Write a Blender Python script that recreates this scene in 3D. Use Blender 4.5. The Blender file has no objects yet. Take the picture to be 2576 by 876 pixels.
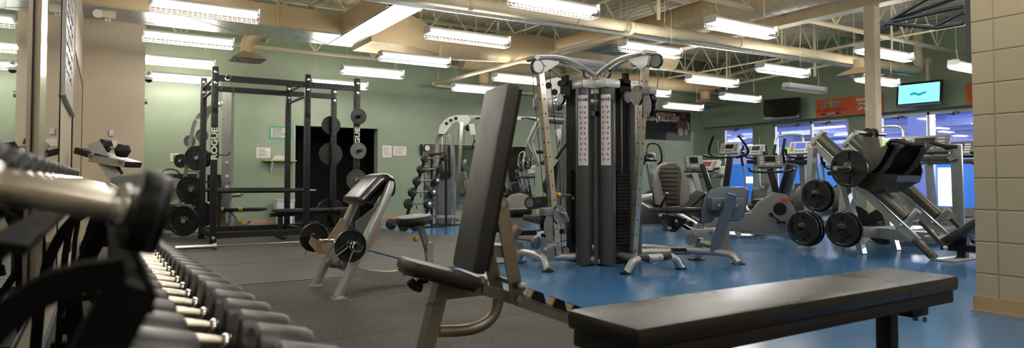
import bpy, bmesh, math, random
from mathutils import Vector as V, Matrix, Euler
random.seed(7)
PI = math.pi
scn = bpy.context.scene
col = scn.collection
R_ = math.radians
# ---------------------------------------------------------------- camera model (used to survey positions in the room)
F_ = 1635.0; AZ = R_(32.2); TH = math.atan(.031); YC = 400.0; H = .85
FW = V((math.sin(AZ)*math.cos(TH), math.cos(AZ)*math.cos(TH), math.sin(TH)))
RT = V((math.cos(AZ), -math.sin(AZ), 0)); UP = RT.cross(FW)
CAM = V((0, 0, H)); FH = V((math.sin(AZ), math.cos(AZ), 0))
def ray(x, y): return FW + RT*((x-1288)/F_) - UP*((y-YC)/F_)
def hz(x, y, z=0.0):
    r = ray(x, y); return CAM + r*((z-H)/r.z)
def py(x, y, Y):
    r = ray(x, y); return CAM + r*(Y/r.y)
def px(x, y, X):
    r = ray(x, y); return CAM + r*(X/r.x)
def at(x, y, d):
    r = ray(x, y); return CAM + r*(d/(r.x*FH.x + r.y*FH.y))
def vp(x, y, A, B):
    """point seen at x, y on the vertical plane through A and B"""
    A = V(A); B = V(B); n = V((-(B-A).y, (B-A).x, 0)); r = ray(x, y)
    return CAM + r*((A-CAM).dot(n)/r.dot(n))
cd = bpy.data.cameras.new('camera'); cam = bpy.data.objects.new('camera', cd); col.objects.link(cam)
cam.location = CAM
cam.rotation_euler = Matrix((RT, UP, -FW)).transposed().to_euler()
cd.sensor_fit = 'HORIZONTAL'; cd.sensor_width = 36; cd.lens = F_/2576*36
cd.shift_y = -38/2576; cd.clip_start = .05; cd.clip_end = 200
cd.dof.use_dof = True; cd.dof.focus_distance = 6.0; cd.dof.aperture_fstop = 2.8
scn.camera = cam
# ---------------------------------------------------------------- materials
MATS = {}
def hexc(h):
    h = h.lstrip('#'); c = [int(h[i:i+2], 16)/255 for i in (0, 2, 4)]
    return tuple(x/12.92 if x <= .04045 else ((x+.055)/1.055)**2.4 for x in c) + (1,)
def mat(name, c, rough=.5, metal=0., noise=0., nscale=8., bump=0., bscale=60., coat=0., spec=.5, rnoise=0., c2=None):
    if name in MATS: return MATS[name]
    m = bpy.data.materials.new(name); m.use_nodes = True; nt = m.node_tree; n = nt.nodes; l = nt.links
    b = n['Principled BSDF']; c = hexc(c) if isinstance(c, str) else c
    b.inputs['Base Color'].default_value = c; b.inputs['Roughness'].default_value = rough
    b.inputs['Metallic'].default_value = metal; b.inputs['Coat Weight'].default_value = coat
    b.inputs['Specular IOR Level'].default_value = spec
    tc = n.new('ShaderNodeTexCoord')
    if noise or c2 or rnoise:
        t = n.new('ShaderNodeTexNoise'); t.inputs['Scale'].default_value = nscale; t.inputs['Detail'].default_value = 4
        l.new(tc.outputs['Object'], t.inputs['Vector'])
        if noise or c2:
            mx = n.new('ShaderNodeMix'); mx.data_type = 'RGBA'
            d = hexc(c2) if c2 else tuple(x*(1-noise) for x in c[:3]) + (1,)
            e = c if c2 else tuple(min(1, x*(1+noise)) for x in c[:3]) + (1,)
            mx.inputs[6].default_value = e; mx.inputs[7].default_value = d
            rp = n.new('ShaderNodeMapRange'); rp.inputs[1].default_value = .35; rp.inputs[2].default_value = .65
            l.new(t.outputs['Fac'], rp.inputs[0]); l.new(rp.outputs[0], mx.inputs[0]); l.new(mx.outputs[2], b.inputs['Base Color'])
        if rnoise:
            rr = n.new('ShaderNodeMapRange'); rr.inputs[1].default_value = .3; rr.inputs[2].default_value = .7
            rr.inputs[3].default_value = max(.02, rough-rnoise); rr.inputs[4].default_value = rough+rnoise
            l.new(t.outputs['Fac'], rr.inputs[0]); l.new(rr.outputs[0], b.inputs['Roughness'])
    if bump:
        t = n.new('ShaderNodeTexNoise'); t.inputs['Scale'].default_value = bscale; t.inputs['Detail'].default_value = 3
        l.new(tc.outputs['Object'], t.inputs['Vector'])
        bp = n.new('ShaderNodeBump'); bp.inputs['Strength'].default_value = bump; bp.inputs['Distance'].default_value = .01
        l.new(t.outputs['Fac'], bp.inputs['Height']); l.new(bp.outputs[0], b.inputs['Normal'])
    MATS[name] = m; return m
def emit(name, c, s):
    m = mat(name, c); b = m.node_tree.nodes['Principled BSDF']
    b.inputs['Emission Color'].default_value = hexc(c); b.inputs['Emission Strength'].default_value = s
    return m
GREEN = mat('green_wall_paint', '#8F9E86', .38, noise=.05, nscale=1.3, rnoise=.06)
BEIGE = mat('beige_wall_paint', '#CDBFA6', .45, noise=.03, nscale=1.5)
DECK = mat('cream_deck_paint', '#C8BFA6', .55, noise=.06, nscale=3)
STEEL = mat('cream_steel_paint', '#D6C9AB', .45, noise=.06, nscale=5)
DUCT = mat('cream_duct_paint', '#C4AF8A', .4, noise=.06, nscale=2)
GALV = mat('galvanised_sheet', '#B9BDC0', .32, .85, noise=.12, nscale=14)
TRIMC = mat('tan_vinyl_base', '#B29A70', .5)
SILV = mat('silver_powder_coat', '#A9ABA8', .33, .55, noise=.05, nscale=20)
SILD = mat('dark_silver_coat', '#7C7F80', .36, .5, noise=.06, nscale=20)
BRNZ = mat('champagne_coat', '#92897A', .34, .6, noise=.06, nscale=20)
CHROM = mat('chrome', '#D8D8D8', .12, 1.)
WORN = mat('brushed_chrome', '#CFC8BC', .28, 1., noise=.1, nscale=60)
BLK = mat('black_powder_coat', '#0C0C0C', .45, spec=.35)
BLKG = mat('gloss_black_plastic', '#0B0B0B', .22)
RUB = mat('black_rubber', '#0E0E0E', .5, noise=.15, nscale=40)
RUBG = mat('black_urethane', '#101010', .3, rnoise=.08, nscale=30)
HEXR = mat('grey_worn_rubber', '#282627', .4, noise=.2, nscale=30)
VIN = mat('black_vinyl', '#161514', .3, bump=.25, bscale=350, rnoise=.05, nscale=12)
VING = mat('charcoal_vinyl_pad', '#2C2B2A', .38, bump=.25, bscale=300, rnoise=.06, nscale=10)
DGREY = mat('charcoal_plastic', '#3C3D3D', .4)
MGREY = mat('grey_plastic', '#6C6D6B', .45)
LGREY = mat('light_grey_plastic', '#B7B8B5', .4)
WHITE = mat('white_plastic', '#E4E4E0', .4)
PAPER = mat('white_paper', '#E8E8E4', .7)
YEL = mat('yellow_knob', '#D9A21B', .35)
RED = mat('red_decal', '#B5342A', .5)
TAN = mat('tan_plate_coat', '#A58F74', .45)
COLM = mat('tower_charcoal', '#4B4C4C', .34, .45, rnoise=.05, nscale=6)
INK = mat('dark_ink', '#26282A', .6)
WINF = mat('brushed_aluminium', '#B4B7BA', .35, .6)
# ---------------------------------------------------------------- mesh builder
def inv_root(o):
    m = Matrix.Identity(4)
    while o is not None:
        m = o.matrix_basis @ m; o = o.parent
    return m.inverted()
class MB:
    def __init__(s): s.bm = bmesh.new()
    def _xf(s, vs, M):
        for v in vs: v.co = M @ v.co
    def box(s, c, d, rz=0, M=None, bev=0):
        r = bmesh.ops.create_cube(s.bm, size=1); vs = r['verts']
        for v in vs: v.co = V((v.co.x*d[0], v.co.y*d[1], v.co.z*d[2]))
        if bev:
            es = list({e for v in vs for e in v.link_edges})
            q = bmesh.ops.bevel(s.bm, geom=es, offset=bev, segments=2, profile=.6, affect='EDGES'); vs = list({v for f in q['faces'] for v in f.verts} | {v for v in vs if v.is_valid})
        T = Matrix.Translation(V(c)) @ Matrix.Rotation(rz, 4, 'Z')
        if M is not None: T = M @ T if False else Matrix.Translation(V(c)) @ M
        s._xf(vs, T); return s
    def span(s, a, b):
        a = V(a); b = V(b); return s.box((a+b)/2, [abs(x) for x in (b-a)])
    def bar(s, p, q, w, h, up=(0, 0, 1), bev=0):
        """rectangular tube from p to q, w across, h along up"""
        p = V(p); q = V(q); d = q-p; L = d.length; z = d.normalized(); up = V(up)
        if abs(z.dot(up.normalized())) > .99: up = V((0, 1, 0)) if abs(z.y) < .9 else V((1, 0, 0))
        x = up.cross(z).normalized(); y = z.cross(x)
        M = Matrix((x, y, z)).transposed().to_4x4()
        return s.box((p+q)/2, (w, h, L), M=M, bev=bev)
    def cyl(s, p, q, r, r2=None, n=20, cap=True):
        p = V(p); q = V(q); d = q-p; L = d.length
        if L < 1e-6: return s
        g = bmesh.ops.create_cone(s.bm, cap_ends=cap, segments=n, radius1=r, radius2=r if r2 is None else r2, depth=L)
        M = Matrix.Translation((p+q)/2) @ d.to_track_quat('Z', 'Y').to_matrix().to_4x4()
        s._xf(g['verts'], M); return s
    def tube(s, pts, r, n=12, smooth=0, closed=False, sq=None):
        """round (or w,h rectangular: sq) tube along a polyline; smooth = corner subdivisions"""
        pts = [V(p) for p in pts]
        for _ in range(smooth):
            q = [pts[0]] if not closed else []
            rng = range(len(pts)-1) if not closed else range(len(pts))
            for i in rng:
                a, b = pts[i], pts[(i+1) % len(pts)]
                q += [a*.75+b*.25, a*.25+b*.75]
            if not closed: q.append(pts[-1]); q.pop(1); q.pop(-2)
            pts = q
        N = len(pts); rings = []; prev = None
        rr = r if isinstance(r, (list, tuple)) else None
        for i in range(N):
            a = pts[i-1] if (i or closed) else pts[0]; b = pts[(i+1) % N] if (i < N-1 or closed) else pts[-1]
            t = (b-a).normalized()
            if prev is None:
                u = V((0, 0, 1)) if abs(t.z) < .95 else V((0, 1, 0))
                x = u.cross(t).normalized()
            else:
                x = (prev - t*prev.dot(t))
                x = x.normalized() if x.length > 1e-5 else prev
            prev = x; y = t.cross(x)
            if sq: cs = [(sq[0]/2*a_, sq[1]/2*b_) for a_, b_ in ((1, 1), (-1, 1), (-1, -1), (1, -1))]
            else:
                q = rr[min(i, len(rr)-1)] if rr else r
                cs = [(q*math.cos(2*PI*k/n), q*math.sin(2*PI*k/n)) for k in range(n)]
            rings.append([s.bm.verts.new(pts[i] + x*c[0] + y*c[1]) for c in cs])
        m = len(rings[0])
        for i in range(N if closed else N-1):
            A, B = rings[i], rings[(i+1) % N]
            for k in range(m): s.bm.faces.new((A[k], A[(k+1) % m], B[(k+1) % m], B[k]))
        if not closed: s.bm.faces.new(rings[0][::-1]); s.bm.faces.new(rings[-1])
        return s
    def lathe(s, prof, o, ax, n=32):
        """prof: (radius, distance along ax)"""
        o = V(o); ax = V(ax).normalized(); M = ax.to_track_quat('Z', 'Y').to_matrix()
        rings = []
        for r, z in prof:
            rings.append([s.bm.verts.new(o + M @ V((max(r, 1e-4)*math.cos(2*PI*k/n), max(r, 1e-4)*math.sin(2*PI*k/n), z))) for k in range(n)])
        for A, B in zip(rings, rings[1:]):
            for k in range(n): s.bm.faces.new((A[k], A[(k+1) % n], B[(k+1) % n], B[k]))
        s.bm.faces.new(rings[0][::-1]); s.bm.faces.new(rings[-1]); return s
    def prism(s, pts, th, bev=0):
        """polygon of 3-D points extruded by vector th (centred)"""
        th = V(th); A = [s.bm.verts.new(V(p)-th/2) for p in pts]; B = [s.bm.verts.new(V(p)+th/2) for p in pts]
        n = len(pts); fs = [s.bm.faces.new(A[::-1]), s.bm.faces.new(B)]
        for k in range(n): fs.append(s.bm.faces.new((A[k], A[(k+1) % n], B[(k+1) % n], B[k])))
        if bev:
            es = list({e for f in fs[:2] for e in f.edges})
            bmesh.ops.bevel(s.bm, geom=es, offset=bev, segments=2, profile=.6, affect='EDGES')
        return s
    def sph(s, c, r, sc=(1, 1, 1), n=16):
        g = bmesh.ops.create_uvsphere(s.bm, u_segments=n, v_segments=max(6, n//2), radius=r)
        for v in g['verts']: v.co = V((v.co.x*sc[0], v.co.y*sc[1], v.co.z*sc[2])) + V(c)
        return s
    def quad(s, a, b, c, d):
        s.bm.faces.new([s.bm.verts.new(V(p)) for p in (a, b, c, d)]); return s
    def build(s, name, m, parent=None, local=False, ang=35):
        bm = s.bm; bmesh.ops.recalc_face_normals(bm, faces=bm.faces)
        if parent is not None and not local:
            bm.transform(inv_root(parent))
        me = bpy.data.meshes.new(name); bm.to_mesh(me); bm.free()
        me.polygons.foreach_set('use_smooth', [True]*len(me.polygons)); me.set_sharp_from_angle(angle=R_(ang))
        for x in (m if isinstance(m, (list, tuple)) else [m]): me.materials.append(x)
        o = bpy.data.objects.new(name, me); col.objects.link(o); o.parent = parent
        return o
def tag(o, label, cat, group=None):
    o['label'] = label; o['category'] = cat
    if group: o['group'] = group
    return o
def thing(name, label, cat, loc=(0, 0, 0), rz=0, group=None):
    o = bpy.data.objects.new(name, None); o.empty_display_size = .1; col.objects.link(o)
    o.location = loc; o.rotation_euler = (0, 0, rz); return tag(o, label, cat, group)
def struct(o): o['kind'] = 'structure'; return o
def dup(o, loc=None, rz=None, label=None, group=None, parent=None, scale=None):
    c = o.copy(); col.objects.link(c)
    if parent is not None: c.parent = parent
    if loc is not None: c.location = loc
    if rz is not None: c.rotation_euler = (0, 0, rz)
    if scale is not None: c.scale = (scale,)*3
    if label: c['label'] = label
    if group: c['group'] = group
    for ch in list(o.children): dup(ch, parent=c)
    return c
def text(s, name, m, parent, loc, rot, size, ext=.001, ax='CENTER', shear=0, bold=0, xs=1):
    """lettering as a real mesh"""
    cu = bpy.data.curves.new(name, 'FONT'); cu.body = s; cu.size = size; cu.extrude = ext; cu.align_x = ax; cu.align_y = 'CENTER'
    cu.shear = shear; cu.offset = bold; cu.space_line = .85
    t = bpy.data.objects.new(name+'_c', cu); col.objects.link(t)
    bpy.context.view_layer.update()
    me = bpy.data.meshes.new_from_object(t.evaluated_get(bpy.context.evaluated_depsgraph_get()))
    bpy.data.objects.remove(t); me.materials.clear(); me.materials.append(m)
    M = Matrix.Translation(V(loc)) @ (rot if isinstance(rot, Matrix) else Euler(rot).to_matrix().to_4x4()) @ Matrix.Diagonal((xs, 1, 1, 1))
    if parent is not None: M = inv_root(parent) @ M
    me.transform(M); me.name = name
    o = bpy.data.objects.new(name, me); col.objects.link(o); o.parent = parent; return o
def frame(x, y, z=None):
    x = V(x).normalized(); y = V(y); z = x.cross(y).normalized(); y = z.cross(x)
    return Matrix((x, y, z)).transposed().to_4x4()
# a weight plate centred at c, facing ax
def plate(parent, c, ax, r, w, m=None, grips=3, name='weight_plate', top=None):
    c = V(c); ax = V(ax).normalized(); b = MB()
    b.lathe([(r*.16, -w/2), (r*.9, -w/2), (r, -w*.32), (r, w*.32), (r*.93, w/2), (r*.84, w/2), (r*.8, w*.2), (r*.36, w*.2), (r*.3, w/2), (r*.16, w/2), (r*.15, w*.3), (r*.15, -w*.3)][0:10], c, ax, 40)
    o = b.build(name, m or RUBG, parent)
    return o
# ================================================================ setting
def nodes(m): return m.node_tree.nodes, m.node_tree.links
def block_mat():
    m = mat('painted_block', '#B3A88C', .5); n, l = nodes(m); b = n['Principled BSDF']
    g = n.new('ShaderNodeNewGeometry'); sp = n.new('ShaderNodeSeparateXYZ'); l.new(g.outputs['Position'], sp.inputs[0])
    def saw(sock, off, size, w):
        a = n.new('ShaderNodeMath'); a.operation = 'ADD'; a.inputs[1].default_value = off+100*size; l.new(sock, a.inputs[0])
        d = n.new('ShaderNodeMath'); d.operation = 'PINGPONG'; d.inputs[1].default_value = size/2; l.new(a.outputs[0], d.inputs[0])
        r = n.new('ShaderNodeMapRange'); r.interpolation_type = 'SMOOTHSTEP'; r.inputs[1].default_value = 0; r.inputs[2].default_value = w; l.new(d.outputs[0], r.inputs[0]); return r.outputs[0]
    hz_ = saw(sp.outputs[2], -.244, .2032, .008); vt = saw(sp.outputs[1], -1.845, .4064, .008)
    mn = n.new('ShaderNodeMath'); mn.operation = 'MINIMUM'; l.new(hz_, mn.inputs[0]); l.new(vt, mn.inputs[1])
    t = n.new('ShaderNodeTexNoise'); t.inputs['Scale'].default_value = 90; t.inputs['Detail'].default_value = 4; l.new(g.outputs['Position'], t.inputs['Vector'])
    v = n.new('ShaderNodeTexVoronoi'); v.inputs['Scale'].default_value = 60; l.new(g.outputs['Position'], v.inputs['Vector'])
    ad = n.new('ShaderNodeMath'); ad.operation = 'MULTIPLY_ADD'; ad.inputs[1].default_value = .25; l.new(t.outputs['Fac'], ad.inputs[0]); l.new(mn.outputs[0], ad.inputs[2])
    bp = n.new('ShaderNodeBump'); bp.inputs['Strength'].default_value = .7; bp.inputs['Distance'].default_value = .006
    l.new(ad.outputs[0], bp.inputs['Height']); l.new(bp.outputs[0], b.inputs['Normal'])
    mx = n.new('ShaderNodeMix'); mx.data_type = 'RGBA'; mx.inputs[6].default_value = hexc('#94896E'); mx.inputs[7].default_value = hexc('#B3A88C')
    l.new(mn.outputs[0], mx.inputs[0]); l.new(mx.outputs[2], b.inputs['Base Color']); return m
def floor_mat():
    m = mat('blue_epoxy', '#2C5F92', .25, noise=.0); n, l = nodes(m); b = n['Principled BSDF']
    g = n.new('ShaderNodeNewGeometry')
    t = n.new('ShaderNodeTexNoise'); t.inputs['Scale'].default_value = .6; t.inputs['Detail'].default_value = 1.5; l.new(g.outputs['Position'], t.inputs['Vector'])
    c = n.new('ShaderNodeValToRGB'); e = c.color_ramp.elements; e[0].position = .3; e[0].color = hexc('#2F649E'); e[1].position = .7; e[1].color = hexc('#4E7EA6')
    l.new(t.outputs['Fac'], c.inputs[0]); l.new(c.outputs[0], b.inputs['Base Color'])
    t2 = n.new('ShaderNodeTexNoise'); t2.inputs['Scale'].default_value = 1.1; t2.inputs['Detail'].default_value = 2; l.new(g.outputs['Position'], t2.inputs['Vector'])
    r = n.new('ShaderNodeMapRange'); r.inputs[1].default_value = .35; r.inputs[2].default_value = .7; r.inputs[3].default_value = .13; r.inputs[4].default_value = .24
    l.new(t2.outputs['Fac'], r.inputs[0]); l.new(r.outputs[0], b.inputs['Roughness'])
    t3 = n.new('ShaderNodeTexNoise'); t3.inputs['Scale'].default_value = 5; t3.inputs['Detail'].default_value = 3; l.new(g.outputs['Position'], t3.inputs['Vector'])
    bp = n.new('ShaderNodeBump'); bp.inputs['Strength'].default_value = .0; bp.inputs['Distance'].default_value = .004; l.new(t3.outputs['Fac'], bp.inputs['Height']); l.new(bp.outputs[0], b.inputs['Normal'])
    return m
def rubber_mat(name, ribs):
    m = mat(name, '#3A3735', .55); n, l = nodes(m); b = n['Principled BSDF']
    g = n.new('ShaderNodeNewGeometry'); sp = n.new('ShaderNodeSeparateXYZ'); l.new(g.outputs['Position'], sp.inputs[0])
    t = n.new('ShaderNodeTexNoise'); t.inputs['Scale'].default_value = 1.7; t.inputs['Detail'].default_value = 6; l.new(g.outputs['Position'], t.inputs['Vector'])
    c = n.new('ShaderNodeValToRGB'); e = c.color_ramp.elements; e[0].position = .3; e[0].color = hexc('#312E2B'); e[1].position = .75; e[1].color = hexc('#4E4945')
    l.new(t.outputs['Fac'], c.inputs[0]); l.new(c.outputs[0], b.inputs['Base Color'])
    bp = n.new('ShaderNodeBump'); bp.inputs['Distance'].default_value = .008
    if False:
        w = n.new('ShaderNodeMath'); w.operation = 'PINGPONG'; w.inputs[1].default_value = .011; a = n.new('ShaderNodeMath'); a.operation = 'ADD'; a.inputs[1].default_value = 50
        l.new(sp.outputs[1], a.inputs[0]); l.new(a.outputs[0], w.inputs[0])
        k = n.new('ShaderNodeMath'); k.operation = 'MULTIPLY'; k.inputs[1].default_value = 90; l.new(w.outputs[0], k.inputs[0]); l.new(k.outputs[0], bp.inputs['Height']); bp.inputs['Strength'].default_value = .8
    else:
        v = n.new('ShaderNodeTexVoronoi'); v.inputs['Scale'].default_value = 70; l.new(g.outputs['Position'], v.inputs['Vector']); l.new(v.outputs['Distance'], bp.inputs['Height']); bp.inputs['Strength'].default_value = .35
    l.new(bp.outputs[0], b.inputs['Normal']); return m
BLOCK = block_mat(); FLOORM = floor_mat(); MATR = rubber_mat('ribbed_rubber_matting', True); MATP = rubber_mat('pebbled_rubber_matting', False)
XL, YB, XR, YF = -.25, 13.0, 15.0, -3.0
ZD = 4.27
struct(MB().span((XL-.2, YF-.2, -.2), (XR+.2, YB+.2, 0)).build('floor', FLOORM))
struct(MB().span((XL-.2, YF-.2, 0), (XL, YB+.2, ZD)).build('wall_left', BEIGE))
b = MB()  # far wall with a doorway opening
dx0, dx1, dz = 3.18, 4.86, 1.90
for a_, c_ in (((XL, YB, 0), (dx0, YB+.2, ZD)), ((dx1, YB, 0), (XR+.2, YB+.2, ZD)), ((dx0, YB, dz), (dx1, YB+.2, ZD))): b.span(a_, c_)
struct(b.build('wall_far', GREEN))
struct(MB().span((XL, 10.6, 0), (.49, YB, 3.9)).build('wall_corner', BEIGE))
struct(MB().span((XL-.2, YF-.2, 0), (XR+.2, YF, ZD)).build('wall_near', BEIGE))
# dark room beyond the doorway
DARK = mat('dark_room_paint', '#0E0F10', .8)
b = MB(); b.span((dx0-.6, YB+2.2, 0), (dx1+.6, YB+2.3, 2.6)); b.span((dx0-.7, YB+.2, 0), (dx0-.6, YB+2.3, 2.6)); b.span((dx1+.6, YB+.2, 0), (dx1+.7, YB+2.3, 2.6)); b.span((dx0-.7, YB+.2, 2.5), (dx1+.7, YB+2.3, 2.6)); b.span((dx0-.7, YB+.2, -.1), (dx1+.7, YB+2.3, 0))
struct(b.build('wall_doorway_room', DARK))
b = MB(); w = .05
b.span((dx0-w, YB-.012, 0), (dx0, YB+.2, dz+w)); b.span((dx1, YB-.012, 0), (dx1+w, YB+.2, dz+w)); b.span((dx0, YB-.012, dz), (dx1, YB+.2, dz+w))
struct(b.build('door_1', GREEN))
# right wall with three windows: openings [y0, y1]
WZ0, WZ1 = .2, 2.29
WINS = [(11.47, 12.5), (8.79, 10.86), (4.2, 8.08), (-1, 3.2)]
b = MB(); yy = YB+.2
for (y0, y1) in WINS:
    b.span((XR, y1, 0), (XR+.2, yy, ZD)); b.span((XR, y0, 0), (XR+.2, y1, WZ0)); b.span((XR, y0, WZ1), (XR+.2, y1, ZD)); yy = y0
b.span((XR, YF, 0), (XR+.2, yy, ZD)); struct(b.build('wall_right', GREEN))
struct(MB().span((14.72, YF, 2.34), (XR, YB, 2.86)).build('trim_1', GREEN))
GLASS = mat('clear_glass', '#FFFFFF', .02); n_, l_ = nodes(GLASS)
tr = n_.new('ShaderNodeBsdfTransparent'); gl = n_.new('ShaderNodeBsdfGlossy'); gl.inputs['Roughness'].default_value = .02
fr = n_.new('ShaderNodeFresnel'); fr.inputs[0].default_value = 1.5; ms = n_.new('ShaderNodeMixShader')
l_.new(fr.outputs[0], ms.inputs[0]); l_.new(tr.outputs[0], ms.inputs[1]); l_.new(gl.outputs[0], ms.inputs[2]); l_.new(ms.outputs[0], n_['Material Output'].inputs[0])
for i, ((y0, y1), muls) in enumerate(zip(WINS, ((), (9.78,), (7.04, 5.6), (1.1,)))):
    b = MB(); t = .05
    for ya, yb in ((y0, y0+t), (y1-t, y1)) + tuple((m_-t/2, m_+t/2) for m_ in muls): b.span((XR+.03, ya, WZ0), (XR+.11, yb, WZ1))
    b.span((XR+.03, y0, WZ0), (XR+.11, y1, WZ0+t)); b.span((XR+.03, y0, WZ1-t), (XR+.11, y1, WZ1))
    f = struct(b.build('window_%d' % (i+1), WINF))
    edges = [y0+t] + [q for m_ in sorted(muls) for q in (m_-t/2, m_+t/2)] + [y1-t]
    for ya, yb in zip(edges[::2], edges[1::2]):
        MB().span((XR+.065, ya, WZ0+t), (XR+.075, yb, WZ1-t)).build('pane', GLASS, f)
# block wall on the right, running towards the camera
struct(MB().span((4.78, YF, 0), (4.98, 1.97, ZD)).build('wall_block', BLOCK))
b = MB(); b.span((4.765, YF, 0), (4.78, 1.985, .1)); b.span((4.765, 1.97, 0), (4.995, 1.985, .1)); b.span((4.755, YF, 0), (4.78, 1.995, .012)); struct(b.build('baseboard_block', TRIMC))
b = MB(); b.span((.49, YB-.012, 0), (dx0-w, YB, .1)); b.span((dx1+w, YB-.012, 0), (XR, YB, .1)); struct(b.build('baseboard_far', TRIMC))
struct(MB().span((XR-.012, YF, 0), (XR, YB, .1)).build('baseboard_right', DGREY))
# corrugated deck, ribs along Y
bm = MB(); prof = []; x = XL-.2
while x < XR+.2:
    prof += [(x, 0), (x+.075, 0), (x+.1, .045), (x+.175, .045)]; x += .2
pr = [bm.bm.verts.new((px_, YF-.2, ZD+pz)) for px_, pz in prof]; pr2 = [bm.bm.verts.new((px_, YB+.2, ZD+pz)) for px_, pz in prof]
for i in range(len(pr)-1): bm.bm.faces.new((pr[i], pr[i+1], pr2[i+1], pr2[i]))
bm.span((XL-.2, YF-.2, ZD+.05), (XR+.2, YB+.2, ZD+.15))
struct(bm.build('ceiling', DECK, ang=20))
# open web joists along X
def joist(Y, z0=3.41, z1=4.15, x0=XL, x1=XR, off=0):
    b = MB()
    for z in (z0, z1):
        for s in (-1, 1): b.span((x0, Y+s*.035-.025, z), (x1, Y+s*.035+.025, z+.006)); b.span((x0, Y+s*.012-.004, z), (x1, Y+s*.012+.004, z+.05))
    x = x0+.2+off; st = 1.15
    while x < x1:
        xm = x+st/2
        if xm < x1: b.cyl((x, Y, z0+.03), (xm, Y, z1), .016, n=6)
        if xm < x1 and x+st < x1: b.cyl((xm, Y, z1), (x+st, Y, z0+.03), .016, n=6)
        b.cyl((x, Y, z0+.03), (x, Y, z1), .011, n=6)
        x += st
    b.span((x0, Y-.05, z1+.02), (x1, Y+.05, ZD)) if False else None
    return struct(b.build('ceiling_joist', STEEL))
for i, Y in enumerate((12.45, 10.95, 8.5, 6.3, 4.2, 2.1)): joist(Y, z0=3.24 if i == 0 else 3.41, off=(i*.37) % 1)
# bridging angles along Y
b = MB()
for X in (2.6, 6.2, 12.3):
    b.cyl((X, .5, 3.46), (X, YB, 3.46), .018, n=6)
struct(b.build('ceiling_bridging', STEEL))
# girder on the column
b = MB(); gx, gy = 9.0, 4.92
b.span((gx-.11, YF, 3.24), (gx+.11, YB, 3.255)); b.span((gx-.11, YF, 3.57), (gx+.11, YB, 3.585)); b.span((gx-.006, YF, 3.255), (gx+.006, YB, 3.57))
struct(b.build('ceiling_girder', STEEL))
struct(MB().box((gx, gy, 1.62), (.15, .15, 3.24), bev=.012).build('column', STEEL))
# field house seen through the windows
BLUEW = mat('field_house_blue', '#2E86DC', .5); LAV = mat('field_house_ceiling', '#B4B4DC', .6); LAVD = mat('field_house_beams', '#7F8FCB', .5); FHL = mat('field_house_floor', '#5E6E8C', .3)
HX, HY0, HY1 = 60, -15, 58
struct(MB().span((XR+.2, HY0, -3.2), (HX, HY1, -3)).build('floor_field_house', FHL))
b = MB(); b.span((HX, HY0, -3), (HX+.3, HY1, 2.5)); b.span((XR+.2, HY1, -3), (HX, HY1+.3, 2.5)); b.span((XR+.2, HY0-.3, -3), (HX, HY0, 2.5)); b.span((28, 10.5, -3), (28.3, 24, -.35)); struct(b.build('wall_field_house', BLUEW))
b = MB(); b.span((HX, HY0, 2.5), (HX+.3, HY1, 5)); b.span((XR+.2, HY1, 2.5), (HX, HY1+.3, 5)); b.span((XR+.2, HY0-.3, 2.5), (HX, HY0, 5)); b.span((XR+.2, HY0, 4.8), (HX, HY1, 5)); struct(b.build('ceiling_field_house', LAV))
b = MB()
for X in range(19, 60, 4): b.span((X-.15, HY0, 3.75), (X+.15, HY1, 4.15))
for Y in range(-12, 58, 7): b.span((XR+.3, Y-.15, 4.2), (HX, Y+.15, 4.5)); b.bar((30, Y, 3.9), (44, Y+5, 4.7), .5, .2); b.bar((40, Y+3, 4.7), (56, Y-2, 3.8), .6, .2)
b.span((38.6, 27.5, -3), (40.2, 29, 4.8)); b.span((31, 14.6, -3), (31.8, 15.4, 4.8))
struct(b.build('ceiling_field_house_beams', LAVD))
FHE = emit('field_house_tube_glow', '#FFF6F4', 9)
b = MB()
for k, X in enumerate(range(21, 60, 6)):
    for Y in range(-12, 56, 9): b.span((X-.15, Y+k*2.3 % 9, 3.6), (X+.15, Y+k*2.3 % 9+1.8, 3.66))
struct(b.build('ceiling_field_house_lamps', FHE))
fill_shades = MB()  # invented cone shades, one over each added fill light
for X in (22, 34, 47):
    for Y in (-4, 12, 28, 44):
        fill_shades.lathe([(.35, 3.5), (.12, 3.75), (.08, 4.75)], (X+1.3, Y, 0), (0, 0, 1), 16)
        ld = bpy.data.lights.new('hall_fill_light', 'POINT'); ld.energy = 1500; ld.shadow_soft_size = .2; ld.color = (.93, .95, 1)  # point light added to brighten the hall, no real fixture behind it
        lo = bpy.data.objects.new('hall_fill_light', ld); col.objects.link(lo); lo.location = (X+1.3, Y, 3.3)
struct(fill_shades.build('ceiling_fill_light_shades', WINF))
b = MB(); WGL = emit('daylit_window', '#E8F0FF', 1.6)
b.span((HX-.1, 25.6, -1.4), (HX-.02, 27.4, 1.8))
for y in (43.5, 45.5, 51): b.span((HX-.1, y, .4), (HX-.02, y+1.3, 1.1))
struct(b.build('window_5', WGL))
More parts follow.
